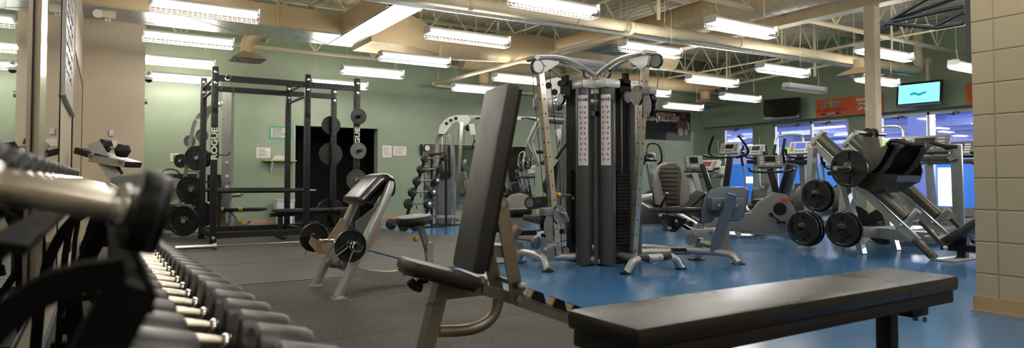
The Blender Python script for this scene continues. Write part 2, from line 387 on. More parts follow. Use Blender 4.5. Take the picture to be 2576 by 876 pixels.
# ---------------------------------------------------------------- floor matting
def matting(pts, m, label, name='rubber_mat', group=None):
    if m is MATR:
        (x0, y0), (x1, y1) = pts[0], pts[2]; b = MB(); P = 0.02; pr = [(y0, 0), (y0, .009)]; y = y0+.02
        while y < y1-.03: pr += [(y, .009), (y+.003, .0125), (y+.012, .0125), (y+.015, .009)]; y += P
        pr += [(y1, .009), (y1, 0)]
        b.prism([(0, yy_, zz_) for yy_, zz_ in pr], (x1-x0, 0, 0)); b.bm.transform(Matrix.Translation(((x0+x1)/2, 0, 0)))
        return tag(b.build(name, m, ang=20), label, 'floor mat', group)
    o = MB().prism([V((p[0], p[1], .006)) for p in pts], (0, 0, .012)).build(name, m); return tag(o, label, 'floor mat', group)
ys = [-1.2, .6, 2.05, 3.38, 4.52, 5.52, 6.9, 8.3, 9.8, 11.3]
labs = ['behind the camera end of the dumbbell rack', 'under the near end of the flat bench', 'under the front foot of the incline bench', 'between the incline bench and the curl bench', 'under the curl bench front feet', 'behind the curl bench', 'in front of the power rack barbell', 'under the power rack front posts', 'under the power rack rear posts']
for i in range(len(ys)-1):
    matting([(XL+.02, ys[i]+.006), (2.6, ys[i]+.006), (2.6, ys[i+1]-.006), (XL+.02, ys[i+1]-.006)], MATR if i < 5 else MATP, 'dark grey %s rubber mat strip %s' % ('ribbed' if i < 5 else 'pebbled', labs[i]))
matting([(2.68, 5.6), (3.7, 5.6), (4.7, 7.2), (4.45, 8.5), (4.05, 9.4), (4.0, 10.9), (2.68, 11.1)], MATP, 'dark rubber mat beyond the thin blue floor strip, behind curl bench seat')
matting([(4.95, 7.15), (6.1, 7.15), (6.1, 8.7), (5.0, 8.7)], MATP, 'dark rubber mat under the silver multi-gym beside the tower')
# ================================================================ lamps
TUBE = emit('fluorescent_tube', '#FFF9EE', 48); TUBEOFF = mat('unlit_tube', '#D8DADA', .3)
HOUS = mat('lamp_enamel', '#D9DADB', .35); WIREM = mat('white_guard_wire', '#E2E2E2', .4)
def lamp_proto(lit, L=1.1, rod=.62):
    t = thing('fluorescent_lamp', 'x', 'ceiling lamp')
    b = MB(); h = L/2
    b.prism([(-h, -.085, 0), (-h, -.05, .035), (-h, -.03, .055), (-h, .03, .055), (-h, .05, .035), (-h, .085, 0), (-h, .04, .018), (-h, -.04, .018)], (0, 0, 0)) if False else None
    for x0, x1 in ((-h, h),):
        A = [(-.04, .004), (-.036, .045), (-.025, .06), (.025, .06), (.036, .045), (.04, .004), (.025, .008), (0, .012), (-.025, .008)]
        b.prism([(0, y, z) for y, z in A], (L, 0, 0))
    for s in (-1, 1): b.box((s*h, 0, .02), (.012, .17, .07)) ; b.box((s*(h-.012), 0, -.012), (.03, .13, .03))
    b.build('housing', HOUS, t, local=True)
    b = MB()
    for y in (-.045, .045): b.cyl((-h+.02, y, -.018), (h-.02, y, -.018), .017, n=8)
    b.build('tube', TUBE if lit else TUBEOFF, t, local=True)
    b = MB(); n = int(L/.048)
    for i in range(n+1):
        x = -h+.01+(L-.02)*i/n
        b.tube([(x, -.095, 0), (x, -.095, -.05), (x, -.065, -.085), (x, .065, -.085), (x, .095, -.05), (x, .095, 0)], .0024, n=4)
    for y, z in ((-.097, -.045), (.097, -.045), (-.065, -.085), (.065, -.085), (0, -.085), (-.098, -.02), (.098, -.02)): b.cyl((-h, y, z), (h, y, z), .0024, n=4)
    b.build('wire_guard', WIREM, t, local=True)
    for s in (-.8, .8):
        b = MB(); b.cyl((s*h, 0, .06), (s*h-.03, 0, .25), .0025, n=4); b.cyl((s*h+.06*(-s), 0, .06), (s*h-.03, 0, .25), .0025, n=4); b.cyl((s*h-.03, 0, .25), (s*h-.03, 0, rod), .0025, n=4); b.build('hanging_chain', STEEL, t, local=True)
    return t
LP = {}
def lamp(x0, x1, Y, label, lit=True, z=2.65, group=None, rod=.62):
    L = round((x1-x0)*20)/20; k = (lit, L, rod)
    if k not in LP:
        o = LP[k] = lamp_proto(lit, L, rod); o.location = ((x0+x1)/2, Y, z); o['label'] = label
    else: o = dup(LP[k], ((x0+x1)/2, Y, z), 0, label)
    if group: o['group'] = group
    return o
def lampp(a, label, z=2.65, L=None, right=False, **kw):
    p = hz(a[0], a[1], z+.02); q = hz(a[2], a[3], z+.02)
    x0, x1, Y = p.x, q.x, (p.y+q.y)/2
    if L: x0, x1 = (x1-L, x1) if right else (x0, x0+L)
    return lamp(x0, x1, min(Y, 12.8), label, z=z, **kw)
lampp((372, 4, 658, 30), 'caged twin-tube ceiling lamp nearest the top left edge, above the beige wall')
lampp((355, 84, 592, 101), 'caged twin-tube ceiling lamp below the rectangular duct, second down at left')
lampp((343, 144, 545, 154), 'caged twin-tube ceiling lamp left of the power rack, third down at left')
lampp((372, 186, 540, 196), 'caged ceiling lamp against the green wall, lowest of the left column', L=1.05, z=2.6)
lampp((1070, 75, 1281, 100), 'caged twin-tube ceiling lamp under the bend of the rectangular duct')
lampp((952, 136, 1134, 150), 'caged twin-tube ceiling lamp below the big round duct, left of the tower')
lampp((857, 170, 1017, 182), 'caged twin-tube ceiling lamp right of the power rack top, mid height')
lampp((780, 201, 925, 212), 'caged ceiling lamp seen behind the right top corner of the power rack', z=2.62)
lampp((1350, 0, 1502, 22), 'caged twin-tube ceiling lamp cut by the top edge, above the thick pipe', L=1.06, right=True)
lampp((1780, 48, 1948, 75), 'large caged ceiling lamp hanging left of the spiral duct, above the thick pipe')
lampp((1572, 106, 1700, 130), 'caged ceiling lamp beside the square air diffuser, above the tower right arm')
lampp((1243, 188, 1360, 198), 'caged ceiling lamp just left of the tower top, behind the incline bench pad')
lampp((1140, 214, 1250, 223), 'caged ceiling lamp by the far wall under the thin pipe end', z=2.6)
lampp((1912, 163, 2027, 180), 'caged ceiling lamp left of the cream column, above the banner')
lampp((1735, 191, 1847, 206), 'caged ceiling lamp above the small duct outlet, left of the black television')
lampp((1817, 236, 1907, 246), 'caged ceiling lamp directly left above the black television')
lampp((1676, 260, 1762, 268), 'caged ceiling lamp hanging over the boxer poster')
lampp((1598, 224, 1684, 231), 'caged ceiling lamp partly hidden by the tower right pulley')
lampp((2164, 115, 2284, 140), 'caged ceiling lamp crossing behind the cream column', z=2.82)
lampp((2180, 193, 2252, 204), 'small-looking caged ceiling lamp low behind the cream column', L=1.2, right=True)
lampp((2405, 155, 2450, 168), 'caged ceiling lamp cut off by the painted block wall', L=1.2)
lampp((1980, 212, 2068, 224), 'unlit caged ceiling lamp above the orange banner', lit=False)
lampp((1385, 146, 1520, 160), 'unlit grey ceiling lamp hanging behind the tower top arms', lit=False, z=2.8)
k = 0
for X0 in (.4, 3.4, 5.8, 8.8, 11.1):
    for Y in ((5.3, 3.4, 1.2, -1.2) if X0 < 5.5 else ((2.75, .8, -1.2) if X0 < 11 else (2.4, -.8))):
        if X0 == 3.4 and Y == 5.3: continue
        lamp(X0, X0+1.1, Y, 'caged twin-tube ceiling lamp above and behind the camera', group='lamps over the near half of the gym')
# ================================================================ ducts
t = thing('air_duct', 'cream rectangular air duct turning towards camera, then a round duct', 'air duct', (1.5, 10.1, 3.05))
b = MB(); b.span((XL, 9.7, 3.06), (3.05, 10.55, 3.37)); b.span((3.05, 1.0, 3.06), (3.48, 10.55, 3.37))
for x in (.9, 2.1): b.span((x-.015, 9.68, 3.05), (x+.015, 10.57, 3.39))
for y in (2.2, 3.6, 5, 6.4, 7.8): b.span((3.03, y-.015, 3.05), (3.5, y+.015, 3.39))
b.build('rectangular_run', DUCT, t)
b = MB(); b.span((XL, 9.72, 3.045), (3.05, 10.53, 3.06)); b.span((3.07, 1.0, 3.045), (3.46, 10.53, 3.06))
for x in (-.25, .95, 2.15): b.bar((x, 9.74, 3.04), (x+.9, 10.5, 3.04), .006, .006)
b.build('underside', GALV, t)
b = MB(); b.span((3.48, 9.6, 2.98), (4.1, 10.5, 3.5))
sq = [(4.1, 9.6, 2.98), (4.1, 10.5, 2.98), (4.1, 10.5, 3.5), (4.1, 9.6, 3.5)]; N = 32; c0 = V((4.75, 10.0, 3.14)); r = .25
A = []; B = []
for k in range(N):
    a = 2*PI*k/N+PI/4; ux, uz = math.cos(a), math.sin(a); s_ = 1/max(abs(ux), abs(uz))
    A.append(b.bm.verts.new((4.1, 10.05+ux*s_*.45, 3.24+uz*s_*.26))); B.append(b.bm.verts.new((4.75, 10.0+ux*r, 3.14+uz*r)))
for k in range(N): b.bm.faces.new((A[k], A[(k+1) % N], B[(k+1) % N], B[k]))
c1 = V((9.6, 9.25, 3.27)); b.cyl(c0, c1, r, n=N)
d_ = (c1-c0).normalized()
for k in range(14): b.cyl(c0+d_*(.4+.34*k)-d_*.006, c0+d_*(.4+.34*k)+d_*.006, r+.004, n=N)
b.build('round_run', DUCT, t)
def diffuser(label, c, s, pts, r=.1, rim=DUCT):
    t = thing('air_diffuser', label, 'air diffuser', c)
    x, y, z = c; b = MB()
    for k, (o_, h_) in enumerate(((1, 0), (.78, -.012), (.54, -.024), (.3, -.03))):
        o1 = s*o_; o2 = o1-s*.17
        for (xa, xb, ya, yb) in ((-o1, o1, -o1, -o2), (-o1, o1, o2, o1), (-o1, -o2, -o2, o2), (o2, o1, -o2, o2)):
            b.span((x+xa, y+ya, z+h_), (x+xb, y+yb, z+h_+.008))
    b.span((x-s*.12, y-s*.12, z-.034), (x+s*.12, y+s*.12, z-.026)); b.build('louvre', mat('grey_louvre', '#8F8B80', .5), t)
    b = MB(); b.span((x-s*.9, y-s*.9, z+.02), (x+s*.9, y+s*.9, z+.026))
    q = [(x-s, y-s, z+.01), (x+s, y-s, z+.01), (x+s, y+s, z+.01), (x-s, y+s, z+.01)]
    T = [b.bm.verts.new(p) for p in q]; U = [b.bm.verts.new((x+(p[0]-x)*.3, y+(p[1]-y)*.3, z+.14)) for p in q]
    for k in range(4): b.bm.faces.new((T[k], T[(k+1) % 4], U[(k+1) % 4], U[k]))
    b.build('hood', rim, t)
    b = MB(); b.tube([(x, y, z+.12)] + [V(p) for p in pts], r, n=20, smooth=2); b.build('neck', DUCT, t)
diffuser('square air diffuser hanging on a bent duct above the power rack left end', (1.86, 10.62, 2.68), .24, [(1.86, 10.62, 3.0), (2.02, 10.5, 3.12), (2.05, 10.3, 3.14)], .1)
diffuser('square air diffuser hanging over the cable machine at far wall', (6.9, 12.1, 2.78), .3, [(6.9, 12.1, 3.2)], .12)
diffuser('large square air diffuser above the tower, hung from the round duct', (6.95, 7.95, 2.93), .36, [(6.95, 7.95, 3.12), (7.0, 8.4, 3.25), (7.0, 9.4, 3.25)], .16)
diffuser('square air diffuser in the corner left of the black television', (13.7, 12.0, 2.86), .42, [(13.7, 12.0, 3.2)], .14)
diffuser('square air diffuser behind the cream column', (11.2, 6.35, 2.66), .28, [(11.2, 6.35, 2.95)], .1)
t = thing('spiral_duct', 'long round cream duct running across the room along the far wall', 'air duct', (10, 12.1, 3.3))
b = MB(); b.cyl((6.4, 12.1, 3.33), (14.0, 12.1, 3.33), .16, n=28)
for k in range(25): b.cyl((6.6+.3*k, 12.1, 3.33), (6.61+.3*k, 12.1, 3.33), .164, n=28)
b.build('pipe_body', DUCT, t); b = MB(); b.cyl((6.37, 12.1, 3.33), (6.41, 12.1, 3.33), .172, n=28); b.cyl((13.98, 12.1, 3.33), (14.02, 12.1, 3.33), .172, n=28); b.build('end_cap', DUCT, t)
t = thing('spiral_duct', 'fat spiral cream duct beside the steel girder at upper right', 'air duct', (8.5, 5, 3.6))
b = MB(); b.cyl((8.5, 1.2, 3.58), (8.5, 9.0, 3.58), .27, n=32)
b.build('pipe_body', DUCT, t); b = MB()
for k in range(52): b.cyl((8.5, 1.3+.15*k, 3.58), (8.5, 1.312+.15*k, 3.58), .275, n=32)
b.build('seam', DUCT, t)
# thick pipe along X with tray under it
t = thing('drain_pipe', 'thick cream pipe crossing the ceiling with grey channel below, turning up at right', 'pipe', (10, 7, 3.1))
b = MB(); A = py(1076, -6, 7.0); Bp = V((14.35, 6.97, 3.14)); pts = [A+(A-Bp)*.2, A, A*.5+Bp*.5, Bp]
b.cyl(pts[0], Bp, .088, n=24); b.tube([Bp, Bp+V((.14, 0, 0)), Bp+V((.17, 0, .04)), Bp+V((.17, 0, .2)), (14.52, 6.97, 4.1)], .088, n=24, smooth=2); b.build('pipe_body', STEEL, t)
for k in range(7):
    b = MB(); c = A.lerp(Bp, .05+k*.15); d = (Bp-A).normalized(); b.cyl(c-d*.03, c+d*.03, .1, n=24); b.tube([c+V((0, .02, .09)), c+V((0, 0, .25)), (c.x, c.y, 4.25)], .006, n=6); b.build('collar', STEEL, t)
for z in (3.3, 3.75): MB().cyl((14.52, 6.97, z), (14.52, 6.97, z+.07), .1, n=24).build('collar', STEEL, t)
b = MB(); b.bar(pts[0]+V((0, -.05, -.13)), Bp+V((0, -.05, -.13)), .05, .04); b.build('channel', GALV, t)
t = thing('sprinkler_pipe', 'cream pipe slanting from the thick pipe to the far wall', 'pipe', (6.35, 10, 2.9))
P0 = hz(1092, 211, 2.87); P1 = hz(1592, 80, 2.93)
b = MB(); b.tube([P1+V((.0, 0, .12)), P1, P1+(P0-P1)*.02, P0, P0+V((.03, .05, -.01)), P0+V((.1, .1, -.02)), (9.5, P0.y+.12, 2.86)], .035, n=16, smooth=1); b.build('pipe_body', STEEL, t)
b = MB(); b.sph(P0, .05); [b.tube([P1.lerp(P0, f)+V((0, 0, .03)), (P1.lerp(P0, f).x, P1.lerp(P0, f).y, 4.25)], .005, n=5) for f in (.3, .65, .97)]; b.build('hanger', STEEL, t)
t = thing('sprinkler_pipe', 'thin cream pipe running above the banner towards the corner', 'pipe', (13, 8, 3))
b = MB(); Pa = px(1775, 226, 13.9); Pb = px(2160, 148, 13.2)
b.tube([Pa, Pb], .03, n=12); b.build('pipe_body', STEEL, t); b = MB()
for f in (.1, .5, .9):
    c = Pa.lerp(Pb, f); b.sph(c, .042); b.cyl(c, (c.x, c.y, 4.25), .006, n=5)
b.build('hanger', STEEL, t)
t = thing('conduit', 'cream pipe along the top of the right wall under the deck', 'pipe', (14.4, 8, 3.7))
b = MB(); Pa = px(1660, 225, 14.2); Pa = V((14.2, 12.8, 3.55)); Pb = px(2290, 75, 14.2); b.cyl(Pa, Pb, .045, n=14); b.build('pipe_body', STEEL, t)
b = MB(); [b.cyl((Pa.lerp(Pb, f).x, Pa.lerp(Pb, f).y, Pa.lerp(Pb, f).z), (14.2, Pa.lerp(Pb, f).y, 4.2), .007, n=5) for f in (.2, .5, .8)]; b.build('hanger', STEEL, t)
t = thing('valve_pipe', 'cream valve pipe against the green wall above the lit television', 'pipe', (14.9, 6.6, 3.2))
b = MB(); c = px(2333, 152, 14.85); b.tube([c+V((-.5, .45, -.02)), c, c+V((0, 0, 0))], .045, n=12); b.cyl(c+V((0, 0, -.45)), c+V((0, 0, -.02)), .04, n=12); b.cyl(c+V((.02, 0, 0)), c+V((.15, 0, 0)), .05, n=12); b.build('pipe_body', STEEL, t)
b = MB(); b.sph(c, .07); b.cyl(c+V((0, -.08, 0)), c+V((0, .08, 0)), .06, n=16); b.build('valve', STEEL, t)
for k, (X, Y, z0) in enumerate(((4.9, 7.0, 3.3), (6.9, 6.9, 3.2), (10.8, 7.6, 3.05), (12.3, 7.9, 2.95), (11.6, 6.0, 3.0), (7.9, 9.2, 3.2), (12.4, 10.2, 2.95))):
    o = MB().cyl((X, Y, z0), (X, Y, ZD), .028 if k % 2 else .018, n=8).build('hanging_pipe', STEEL)
    tag(o, 'thin cream upright pipe dropping from the deck ' + ['left above the tower', 'over the middle of the thick pipe', 'right of the spiral duct', 'near the black television', 'beside the cream column', 'behind the large diffuser', 'above the orange banner'][k], 'pipe')
# ================================================================ wall pieces
MIR = mat('mirror_silver', '#D7DCDA', .015, 1.0)
def wallbox(a, b_, m, name): return MB().span(a, b_).build(name, m)
def mirror(name, y0, y1, z0, z1, label):
    t = thing(name, label, 'mirror', (XL, (y0+y1)/2, z0)); MB().span((XL+.001, y0, z0), (XL+.008, y1, z1)).build('glass', MIR, t)
    b = MB()
    for s in ((y0-.02, y0), (y1, y1+.02)): b.span((XL, s[0], z0-.02), (XL+.012, s[1], z1+.02))
    b.span((XL, y0, z1), (XL+.012, y1, z1+.02)); b.span((XL, y0, z0-.02), (XL+.012, y1, z0)); b.build('edge_trim', mat('black_edge', '#0C0C0C', .4), t)
mirror('wall_mirror', .1, 3.2, .3, 2.5, 'tall wall mirror at the far left edge reflecting the green wall')
mirror('wall_mirror', 3.6, 5.12, .3, 2.5, 'narrow-looking wall mirror between the bright strip and the whiteboard')
mirror('wall_mirror', 7.22, 10.25, .2, 2.08, 'low wall mirror with a black edge beyond the whiteboard')
tag(MB().span((XL, 3.24, .3), (XL+.03, 3.55, 3.0)).build('metal_strip', mat('polished_strip', '#D9CFC0', .25, .8)), 'bright upright metal strip between the two left wall mirrors', 'metal strip')
t = thing('whiteboard', 'framed whiteboard on the left wall with faint blue handwriting and tray', 'whiteboard', (XL, 6.2, 1.8))
MB().span((XL, 5.4, 1.45), (XL+.015, 7.0, 2.6)).build('panel', mat('whiteboard_enamel', '#D9D6CE', .2), t)
b = MB(); b.span((XL, 5.36, 1.42), (XL+.025, 5.4, 2.63)); b.span((XL, 7.0, 1.42), (XL+.025, 7.04, 2.63)); b.span((XL, 5.4, 2.6), (XL+.025, 7.0, 2.63)); b.build('rim', WINF, t)
b = MB(); b.span((XL, 5.38, 1.41), (XL+.03, 7.02, 1.42)); b.span((XL+.024, 5.38, 1.42), (XL+.03, 7.02, 1.43)); b.build('pen_tray', SILD, t)
b = MB()
rnd = random.Random(3)
for i in range(9):
    y = 5.6; z = 2.45-i*.1
    while y < 6.6:
        w = rnd.uniform(.02, .07); b.tube([(XL+.017, y, z), (XL+.017, y+w/2, z+rnd.uniform(-.03, .03)), (XL+.017, y+w, z)], .002, n=4); y += w+rnd.uniform(.01, .05)
b.build('marker_scribble', mat('marker_ink', '#6A6F9A', .6), t)
# beige wall fittings
t = thing('emergency_lamp', 'beige twin-head box mounted under the rectangular duct above the beige wall', 'emergency lamp', (.0, 10.6, 3.1)); c = hz(262, 40, 2.985)
MB().box(c+V((.02, -.05, .01)), (.22, .1, .1), bev=.01).build('case', BEIGE, t)
b = MB(); b.cyl(c+V((-.07, -.09, 0)), c+V((-.07, -.15, -.01)), .05, .055, n=20); b.build('head', WHITE, t)
b = MB(); b.cyl(c+V((.02, -.08, -.08)), c+V((.02, -.1, -.05)), .015, n=10); b.cyl(c+V((.06, -.08, -.08)), c+V((.06, -.1, -.05)), .015, n=10); b.build('small_bulb', WHITE, t)
c = py(280, 335, 10.6); o = MB().box(c+V((0, -.015, 0)), (.055, .03, .085), bev=.004).build('thermostat', WHITE); tag(o, 'small white thermostat box on the beige wall', 'thermostat')
c = py(280, 363, 10.6); t = thing('switch_plate', 'framed double light switch low on beige wall behind dumbbells', 'light switch', c); MB().box(c+V((0, -.005, 0)), (.2, .01, .14), bev=.003).build('plate', BEIGE, t); MB().box(c+V((0, -.012, 0)), (.12, .014, .1), bev=.003).build('rocker', WHITE, t)
t = thing('security_camera', 'small dome security camera on bracket at the beige corner', 'camera', (.5, 10.7, 2.4)); c = py(368, 196, 10.75)
b = MB(); b.box(c+V((-.02, 0, .02)), (.08, .08, .05), bev=.01); b.cyl(c+V((0, 0, .02)), c+V((.03, -.02, .07)), .018, n=12); b.sph(c+V((.035, -.03, .07)), .03); b.build('bracket', SILV, t)
MB().sph(c+V((.03, -.02, -.03)), .05, (1, 1, .8)).build('dome', BLKG, t); MB().cyl(c+V((.03, -.02, -.03)), c+V((.03, -.02, .01)), .055, n=20).build('ring', WHITE, t)
o = MB().cyl((.49, 10.75, 1.98), (.53, 10.75, 1.98), .05, n=20).build('round_sensor', SILV); tag(o, 'small round steel fitting on the edge of the beige corner', 'sensor')
# far wall: papers, shelf, poster, wall mirror
def paper(px0, py0, px1, py1, label, lines=8, border=None, name='notice_sign', hd=None, ink=None):
    a = py(px0, py0, YB); c = py(px1, py1, YB); x0, x1 = a.x, c.x; z1 = a.z; z0 = c.z
    t = thing(name, label, 'notice', ((x0+x1)/2, YB, z0)); MB().span((x0, YB-.006, z0), (x1, YB-.001, z1)).build('sheet', border or PAPER, t)
    if border: MB().span((x0+.03, YB-.009, z0+.03), (x1-.03, YB-.005, z1-.03)).build('page', PAPER, t)
    b = MB(); r = random.Random(int(px0)); n = lines
    for i in range(n):
        z = z1-(z1-z0)*(.15+.75*i/n); w = (x1-x0)*r.uniform(.4, .75); xa = x0+(x1-x0)*.12; b.span((xa, YB-.0105, z-.006), (xa+w, YB-.0095, z+.002))
    b.build('print', ink or mat('grey_ink', '#8C8C90', .7), t); return t
paper(678, 317, 734, 351, 'picture sheet with turquoise border beside the black doorway', border=mat('turquoise_tape', '#3FA68C', .6), lines=9, ink=INK)
paper(645, 371, 680, 398, 'white notice sheet left of the paper stack shelf', 6)
paper(962, 366, 985, 396, 'upright white notice right of the black doorway, the left one of two', 7)
paper(989, 368, 1022, 392, 'wide white notice with pink print right of the black doorway', 6, ink=mat('pink_ink', '#C98A90', .7))
paper(702, 515, 716, 530, 'tiny white label above the rubbish bin on far wall', 2)
t = thing('wall_shelf', 'thin yellow-green shelf left of the doorway on white bracket', 'shelf', (2.9, YB, 1.3)); a = py(659, 403, YB); c = py(740, 408, YB)
MB().span((a.x, YB-.2, a.z-.02), (c.x, YB, a.z)).build('board', mat('lime_edge', '#B5B54E', .5), t)
b = MB(); x = py(682, 410, YB).x; b.prism([(x, YB-.005, a.z-.02), (x, YB-.17, a.z-.02), (x, YB-.005, a.z-.26)], (.03, 0, 0)); b.build('bracket', WHITE, t)
for i in range(4):
    o = MB().box((2.88+.01*(i % 2), YB-.11, a.z+.014+i*.022), (.33-.02*i, .17, .02), rz=.03*(i-1)).build('paper_stack', PAPER); tag(o, 'white bundle of paper on the yellow-green shelf, %s' % ['lowest', 'second from the bottom', 'third from the bottom', 'topmost'][i], 'paper stack', )
POST = mat('poster_dark', '#1B1A1E', .35, noise=.3, nscale=2); SKIN = mat('poster_figure', '#5C463C', .5); SKIN2 = mat('poster_figure_light', '#A99C92', .5)
t = thing('wall_poster', 'dark poster with a seated athlete and orange headline words', 'poster', (13.3, YB, 2)); a = py(1620, 275, YB); c = py(1736, 355, YB)
MB().span((a.x, YB-.02, c.z), (c.x, YB, a.z)).build('board', POST, t); W = c.x-a.x; Hh = a.z-c.z
ff = frame((1, 0, 0), (0, 0, 1))
text('IT ALL STARTS HERE', 'headline', mat('poster_orange', '#E2A183', .6), t, (a.x+W*.37, YB-.022, a.z-Hh*.24), ff, .19, xs=.8, bold=.004)
text('SPORT, FITNESS & CULTURE.', 'subheading', PAPER, t, (a.x+W*.40, YB-.022, a.z-Hh*.11), ff, .085, xs=.9)
text('ASK ABOUT YOUR MEMBERSHIP TODAY', 'subheading', PAPER, t, (a.x+W*.36, YB-.022, a.z-Hh*.345), ff, .075, xs=.9)
fx = a.x+W*.83; fz = c.z
b = MB(); y_ = YB-.022
def blob(b, cx, cz, rx, rz_, n=20, a0=0):
    b.prism([(cx+rx*math.cos(2*PI*k/n+a0), y_, cz+rz_*math.sin(2*PI*k/n+a0)) for k in range(n)], (0, .004, 0))
blob(b, fx-.0, fz+Hh*.86, .1, .13); b.prism([(fx-.26, y_, fz+Hh*.5), (fx-.2, y_, fz+Hh*.68), (fx-.05, y_, fz+Hh*.76), (fx+.1, y_, fz+Hh*.76), (fx+.24, y_, fz+Hh*.64), (fx+.3, y_, fz+Hh*.3), (fx+.2, y_, fz+Hh*.18), (fx-.2, y_, fz+Hh*.2)], (0, .004, 0)); b.build('athlete_picture', SKIN, t)
b = MB(); y_ = YB-.026; blob(b, fx-.1, fz+Hh*.3, .1, .12); blob(b, fx+.12, fz+Hh*.3, .07, .1); b.prism([(fx+.15, y_, fz+Hh*.68), (fx+.24, y_, fz+Hh*.62), (fx+.28, y_, fz+Hh*.36), (fx+.2, y_, fz+Hh*.36)], (0, .003, 0)); b.build('athlete_hands', SKIN2, t)
t = thing('wall_mirror', 'long low mirror on the far wall behind the cable machines', 'mirror', (7.3, YB, .1)); z1 = 1.62
MB().span((5.9, YB-.012, .15), (8.85, YB-.004, z1)).build('glass', MIR, t)
b = MB(); [b.span((x-.006, YB-.014, .13), (x+.006, YB-.002, z1+.01)) for x in (5.9, 7.36, 8.85)]; b.span((5.9, YB-.014, z1), (8.85, YB-.002, z1+.012)); b.build('edge_trim', WINF, t)
t = thing('wall_clock', 'round white clock on a black bracket at far mirror corner', 'clock', (5.9, YB-.05, 1.5)); c = py(1073, 373, YB-.1)
MB().lathe([(.07, 0), (.075, .02), (.075, .04)], c, (0, -1, 0), 28).build('case', BLK, t); MB().lathe([(.06, .0), (.06, .005)], c+V((0, -.041, 0)), (0, -1, 0), 28).build('dial', PAPER, t); MB().span(c+V((-.13, 0, -.16)), c+V((-.09, .05, .08))).build('bracket', BLK, t)
c = py(441, 396, YB); t = thing('socket_plate', 'white wall plate with a picture symbol above the black bag', 'wall plate', c); MB().box(c, (.16, .012, .14), bev=.003).build('plate', WHITE, t); MB().box(c+V((0, -.008, 0)), (.07, .006, .09), rz=0).build('symbol', SILD, t)
c = py(420, 287, YB)
b = MB(); [b.cyl(c+V((dx, -.004, dz_)), c+V((dx, .002, dz_)), .008, n=8) for dx in (-.04, .03) for dz_ in (-.03, .03)]; tag(b.build('screw_marks', SILD), 'four small screw marks on the green wall at left', 'screw marks')
t = thing('rubbish_bin', 'white swing bin by the far wall behind the power rack', 'bin', (3.0, 12.75, 0)); A = py(715, 520, 12.75)
b = MB(); x, y = A.x, 12.75; B0 = [(-.15, -.12), (.15, -.12), (.15, .12), (-.15, .12)]; lo = [b.bm.verts.new((x+p[0]*.8, y+p[1]*.8, .0)) for p in B0]; hi = [b.bm.verts.new((x+p[0]*1.05, y+p[1]*1.05, .42)) for p in B0]
for k in range(4): b.bm.faces.new((lo[k], lo[(k+1) % 4], hi[(k+1) % 4], hi[k]))
b.bm.faces.new(lo[::-1]); b.bm.faces.new(hi); b.build('body', WHITE, t); MB().box((x, y, .445), (.34, .28, .05), bev=.012).build('lid', LGREY, t)
# right wall: televisions, banners
def tv(pc, w, h, lit, label, yaw, tilt):
    t = thing('television', label, 'television', pc); M = Matrix.Rotation(yaw, 4, 'Z') @ Matrix.Rotation(tilt, 4, 'X'); pc = V(pc)
    T = Matrix.Translation(pc) @ M
    def part(name, c, d, m, bev=0): b = MB(); b.box(c, d, bev=bev); b.bm.transform(T); return b.build(name, m, t)
    f = part('case', (0, .03, 0), (w, .06, h), BLKG, .008); part('screen', (0, -.003, .01), (w*.9, .006, h*.78), (emit('cyan_screen', '#7FD6EF', 1.3) if lit else mat('off_screen', '#030303', .12)))
    part('lower_bezel', (0, -.004, -h*.46), (w*.98, .012, h*.07), SILD); part('wall_mount', (0, .16, 0), (.12, .2, .12), BLK); part('standby_light', (.02, -.008, -h*.44), (.012, .004, .012), PAPER)
    if lit:
        b = MB(); r = random.Random(5)
        for k in range(7): b.prism([(-.13+.04*k+.035*math.cos(a), -.0075, .015*math.sin(k*1.3)+.03*math.sin(a)*r.uniform(.7, 1.3)) for a in [i*PI/4 for i in range(8)]], (0, .0006*(k+1), 0))
        b.bm.transform(T); b.build('screen_emblem', emit('teal_emblem', '#2AA7BE', .7), t)
        b = MB(); b.box((0, -.0075, -.12), (.26, .002, .006)); b.box((.01, -.0075, -.14), (.22, .002, .005)); b.bm.transform(T); b.build('screen_caption', emit('teal_caption', '#4C9DB0', .7), t)
tv(px(1965, 274, 14.4), .9, .53, False, 'black switched-off television tilted on the bulkhead left of the orange banner', R_(-90+14), R_(-6))
tv(px(2311, 236, 14.4), .86, .52, True, 'television with bright cyan picture right of the cream column', R_(-90+6), R_(-8))
ORG = mat('banner_orange', '#D8601C', .5, noise=.04, nscale=3)
fb = frame((0, -1, 0), (0, 0, 1))
t = thing('banner_sign', 'orange sponsor banner with a cactus, behind the cream column', 'banner', (14.7, 8.6, 2.34))
MB().span((14.7, 7.82, 2.35), (14.715, 9.43, 2.77)).build('panel', ORG, t)
def word(s, y, z, size, m, name='lettering', **k): return text(s, name, m, t, (14.697, y, z), fb, size, **k)
NAVY = mat('banner_navy', '#3A3560', .5); BRED = mat('banner_red', '#C3221C', .5); LIME = mat('banner_lime', '#B7C24A', .5)
word('Cactus', 9.06, 2.64, .16, PAPER, shear=.35, bold=.012); word('Cactus', 9.06, 2.64, .16, NAVY, shear=.35, bold=.003, ext=.003); word('Audio Video', 9.03, 2.5, .15, BRED, shear=.3, bold=.006); word('UNLIMITED', 9.05, 2.41, .045, PAPER, bold=.002, ext=.003)
b = MB(); b.prism([(14.697, 9.06+.26*math.cos(a), 2.41+.025*math.sin(a)) for a in [i*PI/12 for i in range(24)]], (.002, 0, 0)); b.build('underline_shape', INK, t)
b = MB()
for (y, z, r1, r2) in ((9.04, 2.68, .022, .07), (9.0, 2.68, .016, .03), (9.085, 2.67, .015, .03)): b.prism([(14.695, y+r1*math.cos(a), z+r2*math.sin(a)) for a in [i*PI/8 for i in range(16)]], (.003+r1*.02, 0, 0))
b.build('cactus_emblem', LIME, t)
